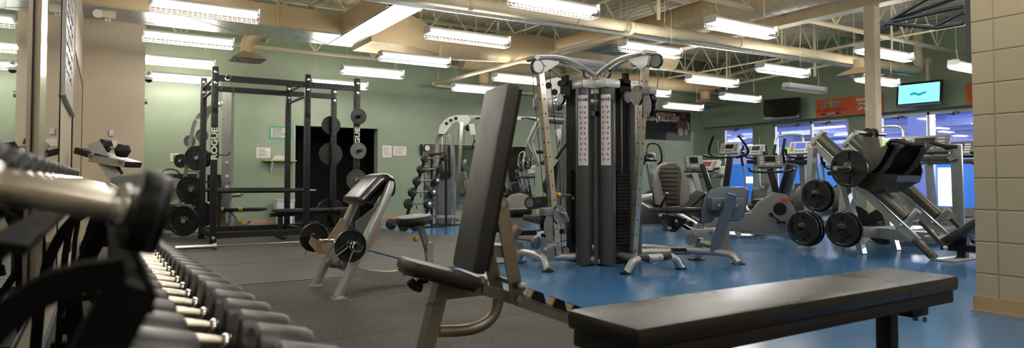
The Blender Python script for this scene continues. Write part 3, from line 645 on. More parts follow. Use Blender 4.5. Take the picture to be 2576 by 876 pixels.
word('Supporting', 8.2, 2.685, .105, PAPER, bold=.004); word('Healthy', 8.22, 2.58, .105, PAPER, bold=.004); word('Lifestyles', 8.2, 2.475, .105, PAPER, bold=.004)
t = thing('banner_sign', 'orange banner with a red letter, cut off by the block wall', 'banner', (14.7, 5.6, 2.34)); MB().span((14.7, 4.6, 2.35), (14.715, 6.17, 2.77)).build('panel', ORG, t)
word('Audio Video', 5.72, 2.5, .15, BRED, shear=.3, bold=.006); word('Cactus', 5.76, 2.64, .16, NAVY, shear=.35, bold=.003)
# blind hardware at window heads
for k, (y, z) in enumerate(((12.0, 2.24), (10.1, 2.24), (9.3, 2.24), (7.6, 2.24), (6.5, 2.24))):
    t = thing('blind_bracket', 'small metal fitting at window head, ' + ['left window', 'above the elliptical trainers', 'right pane of the middle window', 'right of the cream column', 'beside the block wall'][k], 'bracket', (14.95, y, z))
    b = MB(); b.tube([(14.93, y-.12, z-.02), (14.9, y, z-.05), (14.93, y+.12, z-.02)], .01, n=8); b.cyl((14.95, y, z), (14.9, y, z-.05), .025, n=10); b.build('arm', SILD, t); MB().box((14.92, y-.07, z-.01), (.03, .05, .05)).build('clip', mat('teal_clip', '#4D7B8C', .5), t)
# wall bracket of dark tubes on the end of the block wall
t = thing('wall_truss', 'dark blue-grey tube truss fixed to the end of block wall', 'wall bracket', (4.88, 1.97, 1.9)); TR = mat('slate_powder_coat', '#3D444B', .4, .3)
MB().span((4.80, 1.972, 1.62), (4.83, 2.01, 2.7)).build('mounting_plate', TR, t)
b = MB(); ap = V((4.86, 2.56, 2.0))
for p in ((4.81, 2.03, 2.18), (4.81, 2.03, 1.995), (4.98, 2.03, 2.12)): b.cyl(ap, p, .0135, n=12)
b.tube([ap, (4.84, 2.2, 1.89), (4.82, 2.03, 1.885)], .014, n=12); b.cyl((4.84, 2.22, 1.9), (4.82, 2.03, 1.96), .013, n=10); b.build('strut', TR, t)
b = MB(); b.cyl(ap-V((.015, -.01, .0)), ap+V((.015, .012, 0)), .022, n=14); b.build('end_eye', TR, t)
# ================================================================ local frames and weight plates
class Fr:
    """survey frame: s along the machine, w to its left, z up"""
    def __init__(s, ox, oy, deg): s.o = V((ox, oy, 0)); a = R_(deg); s.u = V((math.cos(a), math.sin(a), 0)); s.w = V((-math.sin(a), math.cos(a), 0)); s.deg = deg
    def p(s, a, w, z): return s.o + s.u*a + s.w*w + V((0, 0, z))
    def P(s, *q): return [s.p(*t) for t in q]
    def pix(s, x, y, w):
        A = s.o+s.w*w; return vp(x, y, A, A+s.u)
    def px(s, w, *q): return [s.pix(x, y, w) for x, y in q]
    def loc(s, P): d = V(P)-s.o; return (d.dot(s.u), d.dot(s.w), P[2])
PL = {}
def plate_mesh(kind):
    if kind in PL: return PL[kind]
    b = MB(); n = 60; w = .11 if kind != 'small' else .16  # unit radius; thickness relative
    b.lathe([(.86, -w*.55), (.97, -w*.55), (1, -w*.35), (1, w*.35), (.97, w*.55), (.86, w*.55), (.83, w*.3), (.83, -w*.3)], (0, 0, 0), (0, 0, 1), n)
    b.lathe([(.13, -w*.6), (.3, -w*.6), (.34, -w*.4), (.34, w*.4), (.3, w*.6), (.13, w*.6)], (0, 0, 0), (0, 0, 1), 32)
    def web(r0, r1, skip):
        for k in range(n):
            a = 2*PI*k/n; ph = (k % 20)
            if skip and 5 <= ph < 15: continue
            p = [(r*math.cos(t_), r*math.sin(t_)) for r, t_ in ((r0, a), (r1, a), (r1, a+2*PI/n), (r0, a+2*PI/n))]
            b.prism([(x, y, 0) for x, y in p], (0, 0, w*.55))
    solid = kind == 'solid' or kind == 'small'
    if kind == 'wide':
        b.lathe([(.3, -w*.28), (.84, -w*.28), (.84, w*.28), (.3, w*.28)], (0, 0, 0), (0, 0, 1), n) if False else None
        web(.33, .44, False); web(.44, .84, True)
    elif kind == 'grip': web(.33, .52, False); web(.52, .76, True); web(.76, .85, False)
    else: b.lathe([(.32, -w*.25), (.85, -w*.25), (.85, w*.25), (.32, w*.25)], (0, 0, 0), (0, 0, 1), n)
    o = b.build('weight_plate', RUBG); me = o.data; bpy.data.objects.remove(o)
    b = MB(); b.lathe([(.115, -w*.62), (.15, -w*.62), (.15, w*.62), (.115, w*.62)], (0, 0, 0), (0, 0, 1), 24)
    o = b.build('hub_ring', WORN); mh = o.data; bpy.data.objects.remove(o)
    PL[kind] = (me, mh); return PL[kind]
def wplate(c, ax, r, kind, label, th=1., m=None, group=None):
    me, mh = plate_mesh(kind)
    if m is not None:
        k2 = (kind, m.name)
        if k2 not in PL: q = me.copy(); q.materials.clear(); q.materials.append(m); PL[k2] = q
        me = PL[k2]
    o = bpy.data.objects.new('weight_plate', me); col.objects.link(o); o.location = c
    q = V(ax).normalized().to_track_quat('Z', 'Y'); o.rotation_mode = 'XYZ'; o.rotation_euler = q.to_euler(); o.scale = (r, r, r*th)
    h = bpy.data.objects.new('hub_ring', mh); col.objects.link(h); h.parent = o
    tag(o, label, 'weight plate', group); return o
def bolts(b, pts, ax, r=.012, h=.008, n=8):
    for p in pts: b.cyl(V(p), V(p)+V(ax).normalized()*h, r, n=n)
# ================================================================ flat bench
t = thing('flat_bench', 'long flat black bench with a worn glossy pad in the right foreground', 'bench', (2.1, 1.46, 0))
b = MB(); a = (1.225, 1.305, .42); c = (3.02, 1.625, .42)
b.box((2.12, 1.465, .418), (1.80, .32, .062), bev=.02); b.build('pad', mat('worn_black_vinyl', '#211E1D', .3, bump=.15, bscale=250, rnoise=.06, nscale=2.5), t)
b = MB(); b.box((2.12, 1.465, .362), (1.77, .285, .05), bev=.006); b.build('pad_board', mat('dark_ply', '#1B1512', .6), t)
b = MB(); b.box((1.98, 1.465, .335), (1.5, .09, .055), bev=.006); b.box((2.93, 1.46, .315), (.13, .09, .09), bev=.008); b.box((1.36, 1.465, .33), (.2, .16, .06), bev=.006); b.build('frame', BLK, t)
for x in (2.745, 1.42):
    MB().box((x, 1.46, .165), (.062, .062, .33), bev=.006).build('leg', BLK, t)
    b = MB(); b.box((x, 1.46, .025), (.06, .5, .05), bev=.008); b.build('foot_bar', BLK, t)
b = MB(); bolts(b, [(2.93, 1.405, .26), (2.0, 1.42, .34)], (0, -1, 0)); b.cyl((2.93, 1.44, .25), (2.93, 1.44, .27), .012, n=8); b.build('bolt', SILD, t)
# ================================================================ incline bench
f = Fr(1.334, 2.41, -8.5)
t = thing('incline_bench', 'adjustable incline bench with a tall charcoal back pad, centre foreground', 'bench', f.p(0, 0, 0))
hw = .135
S = f.px(-hw, (1283, 207), (1313, 214), (1212, 690), (1193, 692))
cT = (S[0]+S[1])/2
pp = [q+f.w*hw for q in S]
up = (pp[0]-pp[3]).normalized(); th = (pp[1]-pp[0])
M = Matrix((up, f.w, up.cross(f.w))).transposed().to_4x4()
ctr = (pp[0]+pp[1]+pp[2]+pp[3])/4; L = ((pp[0]-pp[3]).length+(pp[1]-pp[2]).length)/2
b = MB(); b.box(ctr, (L, 2*hw, .062), M=M, bev=.02); b.build('back_pad', VING, t)
b = MB(); nn = up.cross(f.w); 
sgn = 1 if (th.dot(nn) > 0) else -1
b.box(ctr+nn*sgn*.037, (L*.96, 2*hw*.92, .014), M=M); b.build('back_board', BLK, t)
# seat
q0 = f.px(-.12, (1030, 672), (1208, 716)); sd = (q0[1]-q0[0]); c = (q0[0]+q0[1])/2+f.w*.12; su = sd.normalized(); Ms = Matrix((su, f.w, su.cross(f.w))).transposed().to_4x4()
b = MB(); n_ = 10; Ls = sd.length
pts = [(-Ls/2, -.07), (-Ls*.42, -.115), (0, -.135), (Ls/2, -.125), (Ls/2, .125), (0, .135), (-Ls*.42, .115), (-Ls/2, .07)]
nz = su.cross(f.w); nz = nz if nz.z > 0 else -nz
b.prism([c+nz*.0+su*x+f.w*y for x, y in pts], nz*.05, bev=.014); b.build('seat_pad', mat('seat_vinyl', '#2A2422', .3, bump=.2, bscale=300), t)
b = MB(); b.prism([c-nz*.03+su*x*.94+f.w*y*.9 for x, y in pts], nz*.012); b.build('seat_board', BLK, t)
# front leg (rectangular tube) continuing below the frame
A = f.pix(1112, 706, 0); Bt = f.pix(1070, 876, 0); Bf = A+(Bt-A)*((A.z-.02)/(A.z-Bt.z))
b = MB(); b.bar(A, Bf, .085, .05, up=f.u); b.build('front_leg', BRNZ, t)
MB().box(Bf+V((0, 0, 0)), (.07, .42, .045), rz=R_(-8.5), bev=.01).build('foot_bar', BRNZ, t)
# main spine
b = MB(); sp = f.px(-.0, (1120, 737), (1210, 727), (1262, 742), (1440, 806)); e = sp[3]; e2 = e+(e-sp[2])*((e.z-.045)/(sp[2].z-e.z)); b.tube([sp[0], sp[1], sp[2], e, e2], .026, n=4, sq=(.06, .046)); b.build('spine', BRNZ, t)
MB().box(e2+V((0, 0, -.02)), (.05, .5, .045), rz=R_(-8.5), bev=.01).build('rear_foot', BRNZ, t)
b = MB(); b.tube(f.px(0, (1104, 834), (1180, 832), (1222, 816), (1246, 790), (1254, 752)), .024, smooth=2, n=14); b.build('brace_tube', BRNZ, t)
# seat carriage, adjuster and knob
b = MB(); b.bar(f.pix(1128, 722, 0), f.pix(1213, 718, 0), .05, .05); b.bar(f.pix(1212, 700, 0), f.pix(1212, 735, 0), .09, .02, up=f.u); b.build('seat_bracket', BRNZ, t)
MB().cyl(f.pix(1212, 704, -.06), f.pix(1212, 704, .06), .016).build('hinge_pin', SILV, t)
b = MB(); b.tube(f.px(-.03, (1075, 703), (1058, 708), (1050, 722), (1032, 716)), .014, smooth=1); b.build('seat_handle', RUB, t)
MB().tube(f.px(-.03, (1032, 706), (1040, 720), (1060, 726)), .018, smooth=1).build('handle_grip', RUB, t)
# rear adjustment arms
for s_ in (-1, 1):
    top = f.pix(1261, 512, -.085)+f.w*(.085+s_*.085); bot = f.pix(1302, 752, -.085)+f.w*(.085+s_*.085)
    if s_ > 0: top = top-f.u*.05; bot = bot-f.u*.02
    b = MB(); d = (bot-top).normalized(); pr = d.cross(f.w)
    b.bar(top, bot, .01, .058, up=pr); b.cyl(top-f.w*.005, top+f.w*.005, .029, n=20); b.cyl(bot-f.w*.005, bot+f.w*.005, .031, n=20); b.build('adjuster_arm', BRNZ, t)
    b = MB(); b.cyl(top+f.w*.012*s_, top+f.w*.02*s_, .014, n=12); b.cyl(bot+f.w*.012*s_, bot+f.w*.02*s_, .014, n=12); b.build('bolt', SILV, t)
hT = f.pix(1261, 512, -.085)+f.w*.085
b = MB(); b.bar(f.pix(1225, 628, 0), f.pix(1270, 630, 0), .15, .05); b.cyl(hT-f.w*.08, hT+f.w*.08, .01); b.bar(hT, hT-f.u*.05+V((0, 0, .01)), .05, .03); b.build('cross_bracket', SILD, t)
pb = f.pix(1292, 714, -.085)
b = MB(); b.cyl(pb-f.w*.06, pb+f.w*.23, .011); b.build('selector_bar', SILD, t)
for w_, e_ in ((-.035, -.085), (.17+.035, .17+.085)):
    h = MB().cyl(pb+f.w*w_, pb+f.w*e_, .017).build('handle_grip', RUB, t); MB().sph(pb+f.w*e_, .019).build('grip_end', SILV, t)
# notch blocks along the spine
for i, (x, y) in enumerate(((1335, 762), (1388, 782), (1437, 800))):
    c = f.pix(x, y, .02); b = MB(); sd = (sp[3]-sp[2]).normalized(); up2 = f.w.cross(sd); up2 = up2 if up2.z > 0 else -up2
    c = sp[2].lerp(sp[3], [.42, .72, .985][i])+up2*.045
    b.prism([c-sd*.035-up2*.02, c-sd*.03+up2*.022, c+sd*.012+up2*.022, c+sd*.045-up2*.02], f.w*.075); b.build('notch_block', BLK, t)
    MB().box(c-sd*.031+up2*.002, (.03, .06, .012), M=Matrix((up2, f.w, sd)).transposed().to_4x4()).build('notch_face', TAN, t)
text('APOLLO', 'maker_lettering', INK, t, f.pix(1092, 765, -.046), frame((f.u*.3+V((0, 0, 0))+f.u), V((0, 0, 1))), .018, ext=.0005)
# ================================================================ dumbbell rack and dumbbells
RKB = mat('rack_flat_black', '#040404', .7, spec=.15)
t = thing('dumbbell_rack', 'black steel dumbbell rack running along the left wall', 'dumbbell rack', (.1, 3, 0))
YS = (.74, 2.35, 3.9, 5.4)
TI = [(-.12, .845, .055, .80), (.02, .50, .36, .42)]     # tier: inner x, z; outer x, z (rail tops)
for xi, zi, xo, zo in TI:
    for x, z in ((xi+.05, zi-.055), (xo-.03, zo-.058)):
        b = MB(); y0_ = .72; b.bar((x, y0_, z), (x, 5.5, z), .03, .01, up=(.25, 0, 1)); b.bar((x+(.017 if x == xo-.03 else -.017), y0_, z-.008), (x+(.017 if x == xo-.03 else -.017), 5.5, z-.008), .005, .03); b.build('tier_rail', RKB, t)
for Y in YS:
    b = MB(); b.tube([(.028, Y, .748), (.0, Y, .69), (-.04, Y, .6), (-.07, Y, .5), (-.05, Y, .3), (.1, Y, 0.03)], .03, sq=(.045, .045)); b.build('upright', RKB, t)
    b = MB(); b.tube([(.02, Y, .76), (-.04, Y, .755), (-.1, Y, .70), (-.15, Y, .55), (-.17, Y, .03)], .02, n=12, smooth=2, sq=(.035, .028)); b.build('curved_arm', RKB, t)
    b = MB(); b.bar((-.1, Y, .42), (.36, Y, .35), .04, .05); b.build('tier_arm', RKB, t)
    b = MB(); b.bar((-.2, Y, .025), (.5, Y, .025), .06, .05); b.build('foot_bar', RKB, t)
def dumbbell_proto(n_, hr, hl, m, sides=28, gl=.125, collar=True):
    t = thing('dumbbell', 'x', 'dumbbell'); g = gl/2
    b = MB(); b.lathe([(.0135, -g), (.0155, -g*.6), (.0165, 0), (.0155, g*.6), (.0135, g)], (0, 0, 0), (1, 0, 0), 18); b.build('handle', WORN, t, local=True)
    for s in (-1, 1):
        b = MB()
        if sides == 6:
            b.lathe([(hr*.8, 0), (hr, hl*.12), (hr, hl*.88), (hr*.75, hl)], (s*g, 0, 0), (s, 0, 0), 6)
        else:
            b.lathe([(hr*.86, 0), (hr*.97, hl*.06), (hr, hl*.14), (hr, hl*.88), (hr*.95, hl*.97), (hr*.85, hl)], (s*g, 0, 0), (s, 0, 0), sides)
        h = b.build('head', m, t, local=True)
        if collar:
            b = MB(); b.lathe([(.019, -.018), (.022, -.012), (.022, -.006), (.018, -.004), (.022, 0)], (s*g, 0, 0), (s, 0, 0), 18); b.build('collar', CHROM, t, local=True)
    return t
protos = {}
def dumbbell(c, hr, hl, m, tilt, label, group=None, gl=.125, sides=28):
    k = (round(hr, 3), round(hl, 3), m.name, sides)
    if k not in protos: o = protos[k] = dumbbell_proto(0, hr, hl, m, sides, gl); o['label'] = label; o.location = c
    else: o = dup(protos[k], c, 0, label)
    o.rotation_euler = (random.uniform(-.3, .3), tilt, 0)
    if group: o['group'] = group
    return o
# upper tier: small dumbbells, the nearest one largest in view
HUR = mat('black_enamel_head', '#080706', .4, spec=.3)
tl = math.atan2(.045, .195)
ys = [.735+.165*i for i in range(18)]
for i, y in enumerate(ys):
    hr = .041 if i == 0 else .048; hl = .022 if i == 0 else .042; xi, zi, xo, zo = TI[0]
    lab = 'worn steel-handled dumbbell filling the lower left corner, nearest of upper tier' if i == 0 else ('second nearest dumbbell on the upper tier, just behind the largest-looking handle' if i == 1 else 'small black dumbbell in the receding row on the upper tier')
    dumbbell(V((-.036, y, (zi+zo)/2+hr-.029-(.014 if i else 0))), hr, hl, HUR, tl, lab, None if i < 2 else 'dumbbells on the upper tier')
# lower tier: bigger urethane ones
ys = []; y = 1.0
while y < 5.5: ys.append(y); y += .197-.009*(y-1)
for i, y in enumerate(ys):
    hr = .086-.0022*i; hl = .125-.0022*i; xi, zi, xo, zo = TI[1]
    lab = {0: 'big grey dumbbell at the bottom edge, nearest of the lower tier', 1: 'second nearest big grey dumbbell on the lower tier', 2: 'third nearest big grey dumbbell on the lower tier', 3: 'fourth nearest big grey dumbbell on the lower tier'}.get(i, 'grey-black dumbbell in the receding row on the lower tier')
    dumbbell(V((.185, y, (zi+zo)/2+hr-.045)), hr, hl, HEXR, math.atan2(.08, .34), lab, None if i < 4 else 'dumbbells on the lower tier')
# bench with hex dumbbells lying on it, by the beige wall
f = Fr(*at(300, 420, 5.6).xy, -14)
t = thing('low_bench', 'black bench back with silver post in front of the beige wall', 'bench', f.p(0, 0, 0)); d0 = 5.6
A = at(236, 362, 5.5); B = at(298, 462, 5.5); Bf = A+(B-A)*((A.z-.03)/(A.z-B.z))
b = MB(); b.bar(A, Bf, .1, .07, up=(0, 1, 0)); b.build('post', SILV, t)
b = MB(); b.bar(at(215, 380, 5.6), at(332, 415, 5.6), .3, .055, up=(0, 0, 1), bev=.01); b.build('pad', VIN, t)
b = MB(); b.bar(at(225, 398, 5.42), at(312, 413, 5.42), .012, .06, up=(0, 0, 1)); b.build('side_plate', SILV, t)
b = MB(); bolts(b, [at(228, 391, 5.4), at(302, 408, 5.4)], -FH, .018, .01, 12); b.build('bolt', SILD, t)
b = MB(); b.bar(at(280, 410, 5.6), at(300, 440, 5.6), .06, .05); b.bar(at(292, 420, 5.65), (at(292, 420, 5.65).x, at(292, 420, 5.65).y, .03), .06, .06); b.bar((-.1, 6.1, .03), (.5, 6.0, .03), .06, .05); b.build('under_frame', BLK, t)
def hexdb(c, ax, r, l, g, label):
    t = thing('hex_dumbbell', label, 'dumbbell', c); ax = V(ax).normalized(); c = V(c)
    MB().cyl(c-ax*g/2, c+ax*g/2, .014, n=14).build('handle', CHROM, t)
    for s in (-1, 1): MB().lathe([(r*.8, 0), (r, l*.15), (r, l*.85), (r*.7, l)], c+ax*s*g/2, ax*s, 6).build('head', RUB, t)
hexdb(at(286, 373, 5.55)+V((0, 0, .0)), at(322, 384, 5.5)-at(250, 364, 5.6), .062, .075, .13, 'black hex dumbbell lying across the bench by the beige wall')
# ================================================================ preacher curl bench
f = Fr(1.43, 4.89, 0)
t = thing('preacher_bench', 'silver preacher curl bench with draped black arm pad and round seat', 'curl bench', f.p(0, 0, 0))
wN, wF = -.30, .30
for w_, foot, pts, nm in ((wN, (848, 750), [(848, 748), (912, 620), (960, 520), (978, 478), (983, 458)], 0), (wF, (793, 720), [(793, 719), (850, 600), (885, 530), (905, 480), (920, 455)], 1)):
    P = [f.pix(x_, y_, w_*(1-.28*i_/4)) for i_, (x_, y_) in enumerate(pts)]; b = MB(); b.tube(P, .035, n=18, smooth=1); b.build('leg', SILV, t)
    c = f.pix(*foot, w_); c.z = .006
    b = MB(); b.lathe([(.001, 0), (.082, 0), (.082, .01), (.045, .012), (.042, .02)], (c.x, c.y, 0.0), (0, 0, 1), 28); b.build('foot_plate', SILV, t)
# cross tube low with sleeves
c0 = f.pix(822, 668, wF*.85); cN = f.pix(893, 662, wN)
A = f.pix(812, 668, wF); Bq = f.pix(888, 665, wN)
zc = .21; A = f.p(f.loc(A)[0], wF, zc+.02); Bq = f.p(f.loc(Bq)[0]-.08, wN, zc+.02)
A = V((A.x, A.y, .22)); sN = f.loc(f.pix(884, 665, wN)); sF = f.loc(f.pix(824, 660, wF)); A = f.p(sF[0], wF, sF[2]); Bq = f.p(sN[0], wN, sN[2])
MB().cyl(A, Bq, .03).build('cross_tube', SILV, t)
for q in (.3, .62): MB().cyl(A.lerp(Bq, q-.07), A.lerp(Bq, q+.07), .041).build('sleeve', SILD, t)
m0 = A.lerp(Bq, .5)
pB = f.px(0, (1000, 712), (1050, 708), (1078, 700)); seatpost = f.pix(1080, 705, 0)
sp_ = f.loc(f.pix(1083, 715, 0))[0]
b = MB(); b.tube([m0, f.p(f.loc(m0)[0]+.16, 0, .12), f.p(f.loc(m0)[0]+.4, 0, .075), f.p(sp_-.15, 0, .1), f.p(sp_, 0, .12)], .03, smooth=2, n=14, sq=(.06, .075)); b.build('floor_beam', SILV, t)
text('NOI', 'maker_lettering', INK, t, f.p(sp_-.2, -.035, .1), frame(f.u, (0, 0, 1)), .06, shear=.3, bold=.002)
b = MB(); b.bar(f.p(sp_, 0, .02), f.p(sp_-.02, 0, .33), .055, .055, up=f.u); b.build('post_sleeve', SILV, t)
sT = f.pix(1058, 572, 0)
b = MB(); b.bar(f.p(sp_-.02, 0, .25), sT, .042, .042, up=f.u); b.build('seat_post', SILD, t)
MB().box(f.p(sp_, 0, .012), (.12, .3, .024), rz=0, bev=.005).build('rear_foot', SILV, t)
k = f.p(sp_-.02, -.06, .33); MB().sph(f.pix(1045, 601, -.02), .022).build('yellow_knob', YEL, t)
S0, S1 = f.pix(1000, 559, 0), f.pix(1080, 546, 0); c = (S0+S1)/2; su = (S1-S0).normalized(); nz = su.cross(f.w); nz = nz if nz.z > 0 else -nz; hl = (S1-S0).length/2
b = MB(); b.prism([c+su*hl*math.cos(a)*(1 if abs(math.cos(a)) < .99 else 1)+f.w*.17*math.copysign(abs(math.sin(a))**.8, math.sin(a)) for a in [2*PI*i/28 for i in range(28)]], nz*.06, bev=.018); b.build('seat_pad', VIN, t)
b = MB(); b.prism([c-nz*.036+su*hl*.93*math.cos(a)+f.w*.155*math.sin(a) for a in [2*PI*i/28 for i in range(28)]], nz*.012); b.build('seat_board', BLK, t)
# arm pad: sheet draped from the low front edge over the top and down behind
prof = [f.loc(p) for p in f.px(-.25, (911, 510), (922, 501), (937, 484), (955, 465), (969, 452), (984, 449), (990, 458), (991, 478), (985, 493))]
prof = [(p[0], p[2]) for p in prof]
def drape(prof, w0, w1, th, m, name, n=12):
    b = MB(); P = [V((a, 0, z)) for a, z in prof]
    for _ in range(2):
        Q = [P[0]]
        for i in range(len(P)-1): Q += [P[i]*.75+P[i+1]*.25, P[i]*.25+P[i+1]*.75]
        Q.append(P[-1]); P = Q
    N = []
    for i in range(len(P)):
        d = (P[min(i+1, len(P)-1)]-P[max(i-1, 0)]).normalized(); N.append(V((-d.z, 0, d.x)))
    out = []
    for i in range(len(P)):
        e = min(1, min(i, len(P)-1-i)/3.0); e = .45+.55*e
        row = []
        for j in range(2):
            sg = 1 if j == 0 else -1
            for k in range(n+1):
                k2 = k if j == 0 else n-k
                w = w0+(w1-w0)*k2/n; ed = 1-abs(2*k2/n-1)**6*.75
                q = P[i]+N[i]*th/2*sg*e*ed; row.append(b.bm.verts.new(f.p(q.x, w, q.z)))
        out.append(row)
    m_ = len(out[0])
    for A_, B_ in zip(out, out[1:]):
        for k in range(m_): b.bm.faces.new((A_[k], A_[(k+1) % m_], B_[(k+1) % m_], B_[k]))
    b.bm.faces.new(out[0][::-1]); b.bm.faces.new(out[-1]); return b.build(name, m, t, ang=60)
drape(prof, -.25, .2, .085, mat('glossy_black_vinyl', '#151414', .24), 'arm_pad')
q_ = [V((p[0], 0, p[1])) for p in prof]
b = MB(); b.prism([f.p(q_[1].x+.02, 0, q_[1].z-.03), f.p(q_[3].x+.03, 0, q_[3].z-.05), f.p(q_[5].x-.02, 0, q_[5].z-.06), f.p(q_[6].x-.04, 0, q_[6].z-.02), f.p(q_[1].x+.08, 0, q_[1].z-.04)], f.w*.4); b.build('pad_board', BLK, t)
# bar catches with holes (tan plates)
for w_, q in ((wN+.055, [(938, 560), (962, 560), (950, 600), (905, 655), (868, 672), (855, 650), (885, 640), (905, 612)]), (wF-.06, [(858, 548), (870, 556), (858, 600), (835, 620), (820, 640), (800, 640), (776, 612), (783, 595), (815, 612), (838, 580)])):
    P = f.px(w_, *q); MB().prism(P, f.w*.01).build('bar_catch', TAN, t)
b = MB(); c = f.pix(905, 545, .0); b.prism(f.px(.1, (893, 560), (930, 530), (945, 520), (955, 560), (940, 590), (915, 600), (893, 590)), f.w*.02); b.build('guard_plate', SILD, t)
text('GUARD', 'maker_lettering', INK, t, f.pix(892, 578, .0), frame(f.u*.6+V((0, 0, -.6)), V((0, 0, 1))), .05, shear=.2)
# EZ bar resting on the catches
cN = f.pix(878, 618, wN-.1); cF = f.pix(793, 598, wF+.02)
ax = (cN-cF).normalized()
t2 = thing('curl_bar', 'chrome bent curl bar with spring clips resting on the curl bench catches', 'barbell', (cN+cF)/2)
mid = cF.lerp(cN, .5); upv = V((0, 0, 1))
b = MB(); b.tube([cF, cF.lerp(cN, .18), cF.lerp(cN, .28)-f.u*.035-upv*.01, cF.lerp(cN, .4)+f.u*.02, cF.lerp(cN, .5)+f.u*.03, cF.lerp(cN, .6)+f.u*.02, cF.lerp(cN, .72)-f.u*.035, cF.lerp(cN, .82), cN], .0145, n=12, smooth=1); b.build('shaft', CHROM, t2)
MB().cyl(cN-ax*.03, cN+ax*.13, .024).build('end_sleeve', BLKG, t2); MB().cyl(cF+ax*.03, cF-ax*.13, .024).build('end_sleeve', BLKG, t2)
for c_, sg in ((cN, 1), (cF, -1)):
    e = c_+ax*sg*.075; b = MB()
    b.tube([e+V((0, 0, .0))+(f.u*math.cos(a)+upv*math.sin(a))*.031+ax*sg*.004*i for i, a in enumerate([i*PI/6 for i in range(26)])], .004, n=6)
    b.cyl(e+f.u*(-.03), e-f.u*.13-upv*.06+ax*sg*.02, .005, n=6); b.cyl(e-upv*.03, e-f.u*.05-upv*.14+ax*sg*.02, .005, n=6); b.build('spring_clip', CHROM, t2)
wplate(cN+ax*.03, ax, .115, 'solid', 'black plate on the near end of the curl bar', th=1.4)
wplate(cF-ax*.02, ax, .115, 'solid', 'black plate on the far end of the curl bar', th=1.4)
# ================================================================ power rack
t = thing('power_rack', 'tall black power rack with drilled posts and white lettering', 'power rack', (2.1, 9.6, 0))
RX = [1.20, 2.37, 3.07]; RYf, RYb = 9.05, 10.15; HR = 2.29
HOLE = mat('drilled_hole', '#020202', .9)
RBLK = mat('rack_powder_coat', '#101113', .42, spec=.4)
for Y in (RYf, RYb):
    for X in RX:
        p = MB().box((X, Y, HR/2), (.076, .076, HR), bev=.006).build('post', RBLK, t)
        b = MB()
        for k in range(22):
            z = .12+k*.1; b.cyl((X, Y-.0385, z), (X, Y-.0395, z), .011, n=8)
            b.cyl((X-.0385, Y, z), (X-.0395, Y, z), .011, n=8)
        b.build('bolt_holes', HOLE, p)
        b = MB()
        for z in (HR-.07, HR-.21, .1): b.lathe([(.024, 0), (.022, .004), (.012, .006)], (X, Y-.038, z), (0, -1, 0), 14)
        for z in (HR-.07, HR-.13, .1, .17): b.cyl((X+.038, Y, z), (X+.052, Y, z), .009, n=6)
        b.build('bolt', CHROM, p)
        MB().box((X, Y, .006), (.15, .12, .012)).build('foot_plate', RBLK, p)
for Y in (RYf, RYb):
    for xa, xb in ((RX[0], RX[1]), (RX[1], RX[2])):
        q = MB().box(((xa+xb)/2, Y, 2.15), (xb-xa-.076, .06, .076)).build('top_beam', RBLK, t)
        b = MB(); n_ = int((xb-xa)/.065)
        for k in range(1, n_): b.cyl((xa+k*(xb-xa)/n_, Y-.031, 2.15), (xa+k*(xb-xa)/n_, Y-.032, 2.15), .01, n=8)
        b.build('bolt_holes', HOLE, q)
        q = MB().box(((xa+xb)/2, Y, .13), (xb-xa-.076, .06, .076)).build('base_beam', RBLK, t)
        b = MB()
        for k in range(1, n_): b.cyl((xa+k*(xb-xa)/n_, Y-.031, .13), (xa+k*(xb-xa)/n_, Y-.032, .13), .01, n=8)
        b.build('bolt_holes', HOLE, q)
for X, z in ((RX[0], 2.15), (RX[1], 2.18), (RX[1], 2.0), (RX[0], 2.0)):
    MB().cyl((X, RYf+.03, z), (X, RYb-.03, z), .019, n=14).build('pull_up_bar', RBLK, t)
for X in RX: MB().box((X, (RYf+RYb)/2, .13), (.06, RYb-RYf-.076, .076)).build('side_beam', RBLK, t)
for Y in (RYf+.0, RYb):
    MB().cyl((RX[0]+.0, Y, .695), (RX[1]-.03, Y, .695), .028, n=16).build('safety_pipe', mat('black_pipe', '#1C1C1C', .3), t)
    MB().cyl((RX[1]-.03, Y, .695), (RX[1]+.13, Y, .695), .011, n=10).build('pipe_pin', CHROM, t)
for X in (RX[0],):
    b = MB(); z = 1.16; b.box((X+.044, RYf-.02, z+.06), (.012, .06, .2)); b.tube([(X+.03, RYf-.05, z), (X+.15, RYf-.05, z-.01), (X+.18, RYf-.05, z+.035)], .014, n=8, sq=(.03, .012)); b.build('bar_hook', BLK, t)
    b = MB(); b.box((X-.04, RYb-.042, z+.02), (.012, .08, .2)); b.tube([(X+.03, RYb-.05, z-.02), (X+.15, RYb-.05, z-.03), (X+.18, RYb-.05, z+.015)], .014, n=8, sq=(.03, .012)); b.build('bar_hook', BLK, t)
Mv = frame((0, 0, 1), (-1, 0, 0))
for X, z in ((RX[0], 1.3), (RX[2], 1.38)):
    text('ROGUE', 'rack_lettering', PAPER, t, (X, RYf-.041, z), Mv, .098, bold=.0035, xs=1.25)
for X in (RX[0], RX[1]): text('R', 'rack_emblem', HOLE, t, (X, RYf-.0415, 1.72), frame((1, 0, 0), (0, 0, 1)), .085, bold=.004, xs=1.1)
for X, Y, z, s_ in ((RX[2], RYf, 1.74, -1), (RX[2], RYf, 1.25, -1), (RX[2], RYf, .82, -1), (RX[2], RYb, 1.7, 1), (RX[2], RYb, 1.24, 1), (RX[2], RYb, .32, 1)):
    b = MB(); b.cyl((X, Y+s_*.038, z), (X, Y+s_*.2, z), .024, n=16); b.build('plate_peg', BLK, t)
wplate((RX[2], RYf-.08, 1.74), (0, -1, 0), .115, 'small', 'black plate on the upper peg of the rack right front post', th=1.1)
wplate((RX[2], RYf-.075, 1.25), (0, -1, 0), .118, 'small', 'grey-rimmed plate on the middle peg of the rack right front post', th=1.2, m=mat('grey_iron_plate', '#6F706E', .4, .5))
